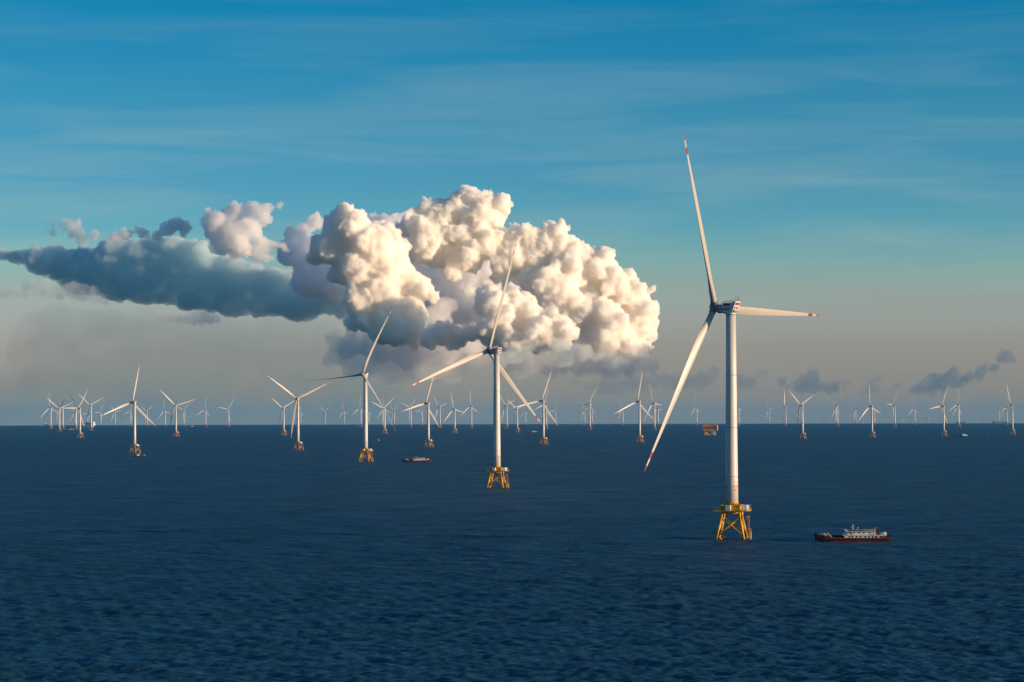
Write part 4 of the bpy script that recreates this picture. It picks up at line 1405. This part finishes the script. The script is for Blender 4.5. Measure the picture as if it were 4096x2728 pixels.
def cargo_ship():
    """flat red working ship with a long two storey white deckhouse; bow towards -X, length 37 m"""
    root = empty("ship")
    X0 = -18.55
    st = [(0.0, 0.5, 0.1, 2.2, 4.0), (0.7, 1.5, 0.4, 1.2, 3.9), (1.8, 2.5, 1.3, 0.2, 3.3), (3.0, 3.1, 2.3, -0.6, 3.0), (4.8, 3.5, 3.0, -1.2, 2.8), (7.2, 3.7, 3.5, -1.3, 2.5), (8.0, 3.7, 3.6, -1.3, 1.95),
          (14, 3.75, 3.7, -1.3, 1.85), (26, 3.75, 3.7, -1.3, 1.9), (34, 3.7, 3.6, -1.2, 2.1), (37.0, 3.5, 3.4, -0.6, 2.2)]
    b = hull_mesh([(X0 + a, *r) for a, *r in st], "hull", None)
    b.box((X0 + 1.1, 0, 3.9), (2.0, 2.0, 0.5), 1)
    b.box((X0 + 11.4, 3.3, 2.3), (6.2, 0.2, 1.0), 1)
    for s_ in (-1, 1):
        b.box((X0 + 35.6, s_ * 3.45, 2.6), (2.6, 0.14, 0.9), 1)
    b.box((X0 + 36.9, 0, 2.6), (0.15, 6.6, 0.9), 1)
    b.build("hull", [M_rust, M_black], root)
    for s_ in (-1, 1):
        xs = [X0 + 8.9 + i * 1.62 for i in range(18)]
        for i, x in enumerate(xs):
            t = MB()
            rg = []
            rr = 0.50 + 0.05 * math.sin(i * 2.1)
            z = 1.05 + 0.07 * math.sin(i * 1.7)
            for a_ in range(16):
                an = 2 * math.pi * a_ / 16
                ring = []
                for c_ in range(6):
                    cn = 2 * math.pi * c_ / 6
                    q = rr * 0.72 + rr * 0.28 * math.cos(cn)
                    ring.append((x + q * math.cos(an), s_ * (3.88 + 0.16 * math.sin(cn)), z + q * math.sin(an)))
                rg.append(ring)
            rg.append(rg[0])
            t.rings(rg, 0, caps=False)
            t.build("tyre_fender", M_black, root)
    # bow fenders, winch and gear
    b = MB()
    for i in range(4):
        b.lathe([(0.5, -0.2), (0.6, 0), (0.5, 0.2)], 12)
    b = MB()
    b.tube((X0 + 0.1, -0.9, 3.2), (X0 + 0.1, 0.9, 3.2), 0.55, n=12)
    b.tube((X0 + 0.8, -1.6, 2.6), (X0 + 0.5, 1.6, 2.6), 0.5, n=12)
    b.build("bow_fender", M_black, root)
    b = MB()
    b.tube((X0 + 5.6, -0.8, 3.5), (X0 + 5.6, 0.8, 3.5), 0.55, n=12, mi=0)
    b.box((X0 + 5.6, 0, 3.0), (1.4, 2.0, 0.5), 0)
    b.build("winch", M_fuel, root)
    b = MB()
    b.tube((X0 + 3.0, -1.2, 3.35), (X0 + 4.2, -1.4, 3.35), 0.22, n=8)
    b.tube((X0 + 4.4, -1.2, 3.25), (X0 + 4.9, -1.9, 3.55), 0.25, n=8)
    b.box((X0 + 4.0, 0.6, 3.2), (0.8, 0.8, 0.6))
    b.build("mooring_gear", M_cabin, root)
    b = MB()
    railing(b, [(X0 + 1.6, -2.3), (X0 + 4.8, -3.4), (X0 + 6.9, -3.6)], 2.95, 1.2, 0.7)
    railing(b, [(X0 + 1.6, 2.3), (X0 + 4.8, 3.4), (X0 + 6.9, 3.6)], 2.95, 1.2, 0.7)
    for dy in (-3.3, -2.6):
        b.tube((X0 + 6.6, dy, 4.1), (X0 + 8.3, dy, 2.0), 0.06, n=5)
    b.build("bow_railing", M_cream, root)
    # deckhouse
    b = MB()
    b.box((X0 + 24.0, 0, 1.95), (19.4, 6.2, 2.0), 0)
    b.box((X0 + 24.1, 0, 3.04), (21.2, 7.0, 0.18), 0)
    b.build("lower_deckhouse", M_cream, root)
    w_ = Panes()
    for s_ in (-1, 1):
        windows(w_, [X0 + v for v in (16.8, 18.2, 20.2, 22.1, 24.4, 26.2, 29.4, 31.7)], s_ * 3.11, 2.35, 0.80, 0.62)
        w_.box((X0 + 27.95, s_ * 3.11, 2.1), (0.55, 0.06, 1.4), 0)
    w_.build("window", M_glass, root)
    b = MB()
    b.box((X0 + 22.6, 0, 3.95), (13.2, 5.4, 1.70), 0)
    b.box((X0 + 22.2, 0, 4.90), (14.6, 6.4, 0.20), 0)
    b.prism([(X0 + 14.2, 5.75), (X0 + 15.2, 4.95), (X0 + 16.4, 4.95), (X0 + 15.9, 5.4)], 'y', -2.9, 2.9, 0)
    b.build("wheelhouse", M_cream, root)
    w_ = Panes()
    for s_ in (-1, 1):
        windows(w_, [X0 + v for v in (16.7, 18.9, 21.4, 23.7, 26.4)], s_ * 2.71, 4.35, 0.80, 0.55)
        w_.box((X0 + 28.1, s_ * 2.71, 4.42), (0.3, 0.06, 0.55), 0)
        w_.box((X0 + 17.6, s_ * 2.71, 3.9), (0.55, 0.06, 1.3), 0)
    for y_ in (-1.8, -0.6, 0.6, 1.8):
        w_.box((X0 + 15.97, y_, 4.3), (0.06, 0.9, 0.6), 0)
    w_.build("window", M_glass, root)
    b = MB()
    b.box((X0 + 22.6, 0, 5.25), (13.4, 5.6, 0.48), 0)
    b.build("roof_cover", M_tarp, root)
    b = MB()
    railing(b, [(X0 + 13.6, -3.4), (X0 + 16, -3.4)], 3.13, 1.1, 0.6)
    railing(b, [(X0 + 13.6, 3.4), (X0 + 16, 3.4)], 3.13, 1.1, 0.6)
    railing(b, [(X0 + 13.6, -3.4), (X0 + 13.6, 3.4)], 3.13, 1.1, 0.9)
    railing(b, [(X0 + 29.3, -3.4), (X0 + 34.6, -3.4), (X0 + 34.6, 3.4), (X0 + 29.3, 3.4)], 3.13, 1.0, 0.8)
    railing(b, [(X0 + 15.4, -3.0), (X0 + 29.2, -3.0)], 5.0, 0.9, 1.0)
    b.build("deck_railing", M_cream, root)
    b = MB()
    b.tube((X0 + 18.4, 0, 5.4), (X0 + 18.4, 0, 8.4), 0.09, n=6)
    for dx in (-.35, .35):
        b.tube((X0 + 18.4 + dx, 0, 5.4), (X0 + 18.4, 0, 7.4), 0.05, n=5)
    for z in (6.2, 7.0, 7.6):
        b.tube((X0 + 17.9, 0, z), (X0 + 18.9, 0, z), 0.05, n=5)
    b.box((X0 + 17.6, 0, 6.9), (0.3, 1.1, 0.22))
    b.tube((X0 + 20.8, -1, 5.4), (X0 + 20.8, -1, 6.6), 0.06, n=6)
    b.lathe([(0.05, 6.4), (0.24, 6.5), (0.26, 6.7), (0.1, 6.9)], 10, c=(X0 + 20.8, -1))
    b.build("radar_mast", M_cream, root)
    b = MB()
    b.box((X0 + 20.4, -1.6, 5.75), (1.0, 0.9, 0.5))
    b.box((X0 + 20.7, -2.3, 5.3), (0.9, 0.5, 0.55))
    b.build("deck_locker", M_fuel, root)
    b = MB()
    b.tube((X0 + 30.6, 0, 3.1), (X0 + 30.6, 0, 5.2), 0.62, n=12)
    b.tube((X0 + 30.5, 0, 5.1), (X0 + 30.4, 0, 6.3), 0.22, n=8)
    b.tube((X0 + 30.9, 0, 5.0), (X0 + 31.5, 0, 5.8), 0.16, n=8)
    b.build("funnel", M_black, root)
    b = MB()
    rg = []
    for x, r in ((31.9, .25), (32.1, .55), (33.9, .68), (34.2, .55), (34.35, .2)):
        rg.append([(X0 + x, -1.2 + r * math.cos(2 * math.pi * j / 14), 4.0 + r * math.sin(2 * math.pi * j / 14)) for j in range(14)])
    b.rings(rg, 0)
    b.tube((X0 + 32.2, -1.2, 3.1), (X0 + 32.2, -1.2, 3.6), 0.3, n=8)
    b.tube((X0 + 33.8, -1.2, 3.1), (X0 + 33.8, -1.2, 3.6), 0.3, n=8)
    b.build("life_raft", M_cream, root)
    b = MB()
    b.tube((X0 + 29.3, 0, 5.0), (X0 + 29.0, 0, 6.9), 0.06, n=6)
    b.build("flagstaff", M_cream, root)
    f = MB()
    vs, fs = [], []
    for i in range(7):
        for j in range(5):
            t, q = i / 6, j / 4
            vs.append((X0 + 29.02 + 1.15 * t, 0.12 * math.sin(t * 6 + q), 6.85 - 0.75 * q - 0.22 * t))
    for i in range(6):
        for j in range(4):
            a = i * 5 + j
            fs.append((a, a + 1, a + 6, a + 5))
    f.add(vs, fs, 0, True)
    f.build("flag", M_flag, root)
    for x, z in ((17.0, 3.7), (30.0, 3.6), (30.1, 2.35)):
        t = MB()
        rg = []
        for a_ in range(15):
            an = 2 * math.pi * a_ / 14
            rg.append([(X0 + x + (.26 + .07 * math.cos(c_)) * math.cos(an), -3.2 + .07 * math.sin(c_), z + (.26 + .07 * math.cos(c_)) * math.sin(an)) for c_ in (0, 1.57, 3.14, 4.71)])
        t.rings(rg, 0, caps=False)
        t.build("lifebuoy", M_lifering, root)
    return root


def afloat(o, x, y, rz, label, cat, group=None):
    o.location = (x, y, drop(x, y) + 0.05)
    o.rotation_euler = (0, 0, R(rz))
    tag(o, label, cat, group)
    return o


VG = "working ships among the turbines"
ship = cargo_ship()
smap = {}
for c in C.objects:
    if c.parent is not None:
        smap.setdefault(c.parent.name, []).append(c)
afloat(ship, 165.4, 1176, -7, "large rusty red ship with white deckhouse and red flag, right of the nearest turbine", "ship", VG)
for x, y, rz, label in ((-126, 3190, -3, "dark red working ship in mid picture, between the second and third largest turbines"),
                        (75, 8843, 2, "small far working ship with white deckhouse, just right of the second largest turbine"),
                        (-2141, 11719, 0, "low dark workboat far off in the left cluster of turbines")):
    afloat(copy_tree(ship, None, smap), x, y, rz, label, "ship", VG)


def fishing_boat():
    """18 m dark wooden boat, high bow towards +X, white wheelhouse"""
    root = empty("fishing_boat")
    st = [(-9.2, 1.9, 1.5, 0.0, 1.2), (-8.0, 2.2, 1.9, -0.5, 1.15), (-3, 2.5, 2.3, -0.8, 1.1), (2, 2.5, 2.3, -0.8, 1.5), (5.5, 2.1, 1.5, -0.6, 2.1), (7.8, 1.2, 0.5, -0.2, 2.8), (9.4, 0.2, 0.05, 1.2, 3.4)]
    b = hull_mesh(st, "hull", None)
    b.build("hull", M_navy, root)
    b = MB()
    b.prism([(-3.1, 1.0), (0.6, 1.0), (1.2, 3.9), (-2.0, 3.9)], 'y', -1.5, 1.5, 0)
    b.box((-0.5, 0, 3.98), (3.9, 3.4, 0.14), 0)
    b.build("wheelhouse", M_cream, root)
    w_ = Panes()
    for s_ in (-1, 1):
        windows(w_, (-1.3, 0.1), s_ * 1.52, 3.1, 0.8, 0.6)
    w_.box((1.03, 0, 3.1), (0.1, 2.2, 0.6))
    w_.build("window", M_glass, root)
    b = MB()
    b.tube((3.4, 0, 1.6), (3.4, 0, 5.4), 0.08, n=6)
    b.tube((-5.5, 0, 1.1), (-5.5, 0, 4.2), 0.08, n=6)
    b.build("mast", M_dark, root)
    return root


afloat(fishing_boat(), -566, 3668, 6, "small dark fishing boat with white wheelhouse, bow right, at the foot of a yellow jacket", "boat")


def supply_vessel():
    root = empty("supply_vessel")
    st = [(-17.6, 0.4, 0.1, 1.5, 4.0), (-16, 2.4, 1.2, 0.2, 3.8), (-13, 3.8, 3.0, -1, 3.5), (-9, 4.0, 3.8, -1.4, 2.9), (-7.5, 4.0, 3.9, -1.4, 1.7), (8, 4.0, 3.9, -1.4, 1.5), (18, 3.8, 3.6, -0.8, 1.5)]
    hull_mesh(st, "hull", None).build("hull", M_navy, root)
    b = MB()
    b.box((-1.0, 0, 2.9), (13.5, 6.4, 2.7), 0)
    b.build("deckhouse", M_cabin, root)
    b = MB()
    b.prism([(-8.2, 4.25), (-0.5, 4.25), (-1.0, 6.6), (-7.9, 6.6)], 'y', -2.6, 2.6, 0)
    b.build("wheelhouse", M_cabin, root)
    w_ = Panes()
    for s_ in (-1, 1):
        windows(w_, (-6.4, -4.9, -3.4, -1.9), s_ * 2.62, 5.7, 1.2, 0.8)
        windows(w_, (-5.5, -3, -.5, 2, 4), s_ * 3.22, 3.1, 0.9, 0.7)
    w_.build("window", M_glass, root)
    b = MB()
    b.tube((-4.5, 0, 6.6), (-4.5, 0, 9.6), 0.25, 0.1, n=6)
    b.tube((-6, 0, 7.8), (-3, 0, 7.8), 0.1, n=5)
    b.build("mast", M_grey, root)
    return root


afloat(supply_vessel(), 1278, 6825, 2, "navy hulled supply vessel with white wheelhouse at right, bow to the left", "ship")


def small_boat(hull_m, house_m, L_):
    root = empty("boat")
    st = [(-L_ / 2, 0.2, 0.05, 0.6, L_ * .12), (-L_ * .38, L_ * .09, L_ * .05, -0.2, L_ * .10), (-L_ * .1, L_ * .12, L_ * .1, -0.5, L_ * .075), (L_ * .5, L_ * .11, L_ * .1, -0.4, L_ * .07)]
    hull_mesh(st, "hull", None).build("hull", hull_m, root)
    b = MB()
    b.prism([(-L_ * .05, L_ * .07), (L_ * .42, L_ * .07), (L_ * .30, L_ * .19), (L_ * .02, L_ * .19)], 'y', -L_ * .08, L_ * .08, 0)
    b.build("cabin", house_m, root)
    return root


afloat(small_boat(M_navy, M_cabin, 30), -2119, 15980, 0, "little white cabined boat on the far water at left, right of a small turbine", "boat")
afloat(small_boat(M_navy, M_rust, 11), 1279, 6960, 0, "tiny dark boat just left of the navy supply vessel", "boat")


def far_ship(L_, deck, house_x, house_m):
    root = empty("cargo_ship")
    b = MB()
    st = [(-L_ / 2, 14, 12, -8, deck), (-L_ * .40, 16, 16, -8, deck), (L_ * .38, 16, 16, -8, deck), (L_ * .46, 9, 7, -8, deck + 1), (L_ / 2, 1, 0.5, -4, deck + 2)]
    hull_mesh(st, "hull", None).build("hull", M_haze_ship, root)
    b.box((house_x, 0, deck + 7), (14, 24, 14))
    b.box((house_x, 0, deck + 15.5), (9, 18, 3))
    b.tube((house_x + 9, 0, deck), (house_x + 9, 0, deck + 16), 3, 2.4, 10)
    b.build("superstructure", house_m, root)
    b = MB()
    for i in range(5):
        b.box((-L_ * .18 + i * L_ * .125, 0, deck + 1.2), (L_ * .10, 22, 2.4))
    b.build("hatch_covers", M_haze_ship, root)
    return root


CG = "cargo ships on the horizon"
afloat(far_ship(212, 21, -86, M_haze_ship), 6357, 31500, 0, "long grey cargo ship low on the horizon near the right edge", "ship", CG)
afloat(far_ship(138, 17, -54, M_haze_ship), 5852, 31500, 0, "grey barge like ship on the horizon above the navy supply vessel", "ship", CG)
afloat(far_ship(68, 14, -12, M_white), -5969, 31000, 0, "small ship with a white block on the horizon at far left", "ship", CG)

# ------------------------------------------------------------------ buoys
def buoy(label, x, y, s_, m):
    root = empty("buoy")
    b = MB()
    b.lathe([(0.1, -1.0), (2.2, -0.8), (2.4, 0.2), (2.1, 0.75), (0.7, 0.95)], 20)
    b.build("float", m, root)
    b = MB()
    for j in range(4):
        t = math.pi / 4 + j * math.pi / 2
        b.tube((1.3 * math.cos(t), 1.3 * math.sin(t), 0.7), (0.5 * math.cos(t), 0.5 * math.sin(t), 3.9), 0.16, n=6)
    b.lathe([(0.6, 3.7), (0.75, 3.8), (0.75, 4.0), (0.3, 4.1)], 12)
    b.build("tower_frame", m, root)
    b = MB()
    b.lathe([(0.1, 4.0), (0.85, 4.3), (0.85, 5.1), (0.1, 5.4)], 12)
    b.build("top_mark", m, root)
    root.scale = (s_, s_, s_)
    afloat(root, x, y, 0, label, "buoy")


buoy("rusty orange navigation buoy right of the third largest turbine", -326, 5909, 0.95, M_ochre)
buoy("small white buoy on the water right of the navy supply vessel", 1402, 7125, 0.55, M_white)


# ------------------------------------------------------------------ substations
def substation(paint, hw, deck, top, legs_x, legs_y, cut, dark_band):
    root = empty("substation")
    b = MB()
    cs = []
    for lx in legs_x:
        for ly in legs_y:
            p0, p1 = Vector((lx * 1.16, ly * 1.16, -3)), Vector((lx, ly, deck))
            q = MB()
            q.tube(p0, p1, 0.95, 0.95, 12)
            q.build("leg", paint, root)
            cs.append((lx, ly))
    for ly in legs_y:
        for xa, xb in zip(legs_x[:-1], legs_x[1:]):
            wide = abs(xb - xa) > 9
            q = MB()
            if wide:
                mx = (xa + xb) / 2
                q.tube((xa, ly, deck * .72), (mx, ly * 1.15, -1.5), 0.5, n=8)
                q.tube((xb, ly, deck * .72), (mx, ly * 1.15, -1.5), 0.5, n=8)
            else:
                q.tube((xa, ly, deck * .72), (xb * 1.12, ly * 1.12, 0.5), 0.4, n=8)
                q.tube((xb, ly, deck * .72), (xa * 1.12, ly * 1.12, 0.5), 0.4, n=8)
            q.tube((xa, ly, deck * .74), (xb, ly, deck * .74), 0.55, n=8)
            q.build("brace", paint, root)
    for lx in legs_x:
        q = MB()
        q.tube((lx, legs_y[0], deck * .74), (lx, legs_y[-1], deck * .74), 0.5, n=8)
        q.tube((lx, legs_y[0], deck * .7), (lx * 1.1, legs_y[-1], 1), 0.4, n=8)
        q.build("brace", paint, root)
    # three decks; the lowest stops short at one end
    h = (top - deck) / 3
    dy = legs_y[-1] + 5
    for lvl in range(3):
        z0 = deck + lvl * h
        x0 = -hw + (cut if lvl == 0 else 0)
        q = MB()
        q.box(((x0 + hw) / 2, 0, z0 + .35), (hw - x0, 2 * dy, 0.7))
        q.box(((x0 + hw) / 2, 0.4, z0 + h * .54), (hw - x0 - 2.2, 2 * dy - 2.4, h * .9), 1 if lvl == 1 else 0)
        n = 7
        for i in range(n + 1):
            x = x0 + .6 + (hw - x0 - 1.2) * i / n
            for s_ in (-1, 1):
                q.box((x, s_ * (dy - .35), z0 + h / 2 + .2), (0.55, 0.55, h - .5))
        if lvl == 0 and cut:
            q.tube((-hw + .6, -dy + .5, z0 + h), (x0, -dy + .5, z0 + .5), 0.4, n=8)
            q.tube((-hw + .6, dy - .5, z0 + h), (x0, dy - .5, z0 + .5), 0.4, n=8)
        q.build("deck_module", [paint, dark_band], root)
    q = MB()
    q.box((0, 0, top + .3), (2 * hw, 2 * dy, 0.6))
    railing(q, [(-hw, -dy), (hw, -dy), (hw, dy), (-hw, dy), (-hw, -dy)], top + .6, 1.3, 4)
    for i, (x, w, hh) in enumerate(((-hw * .7, 6, 1.6), (-hw * .25, 5, 1.0), (hw * .5, 7, 1.3), (hw * .82, 3, 2.2))):
        q.box((x, (-1) ** i * 3, top + .6 + hh / 2), (w, 6, hh))
    q.build("roof", paint, root)
    # bulging stair and pipe tower at one end
    q = MB()
    for z in (deck + h * .5, deck + h * 1.5, deck + h * 2.5):
        q.lathe([(2.2, z - h * .42), (2.8, z - h * .3), (2.8, z + h * .3), (2.2, z + h * .42)], 14, c=(hw - .6, -dy + 1.8))
    q.build("end_tank", paint, root)
    q = MB()
    q.tube((hw * .08, 2, top + .6), (hw * .08, 2, top + 3.4), 0.8, n=10)
    q.tube((hw * .08, 2, top + 3.2), (hw * .08 - 2.4, 1, top + 4.8), 0.45, n=8)
    q.box((hw * .12, 2, top + 4.0), (2.4, 2.2, 1.8))
    q.build("crane", paint, root)
    return root


o = substation(M_ochre, 22.5, 14.5, 31.5, (-14.2, -9.8, 9.8, 14.2), (-8.5, 8.5), 7.0, M_dark)
o.location = (600, 7341, drop(600, 7341))
o.rotation_euler = (0, 0, R(-7))
tag(o, "yellow offshore substation on four leg clusters just left of the nearest turbine's tower", "substation")
o = substation(M_cabin, 33, 11.0, 32.0, (-24, -18, 18, 24), (-10, 10), 6.0, M_grey)
o.location = (-2957, 16952, drop(-2957, 16952))
o.rotation_euler = (0, 0, R(-24))
tag(o, "white offshore substation behind the turbines of the left cluster", "substation")
# ------------------------------------------------------------------ the sea air that far things fade into
hz = MB()
hz.box((0, 0, (230 - 172) / 2), (103000, 103000, 230 + 172))
haze_mat = bpy.data.materials.new("sea_haze")
haze_mat.use_nodes = True
hn = haze_mat.node_tree
hn.nodes.remove(hn.nodes["Principled BSDF"])
hv = hn.nodes.new("ShaderNodeVolumePrincipled")
hv.inputs["Color"].default_value = (0.12, 0.50, 0.95, 1)
hv.inputs["Density"].default_value = 1e-5
hv.inputs["Anisotropy"].default_value = 0.0
hn.links.new(hv.outputs[0], hn.nodes["Material Output"].inputs["Volume"])
haze_mat.cycles.homogeneous_volume = True
tag(hz.build("haze", haze_mat), kind="stuff")
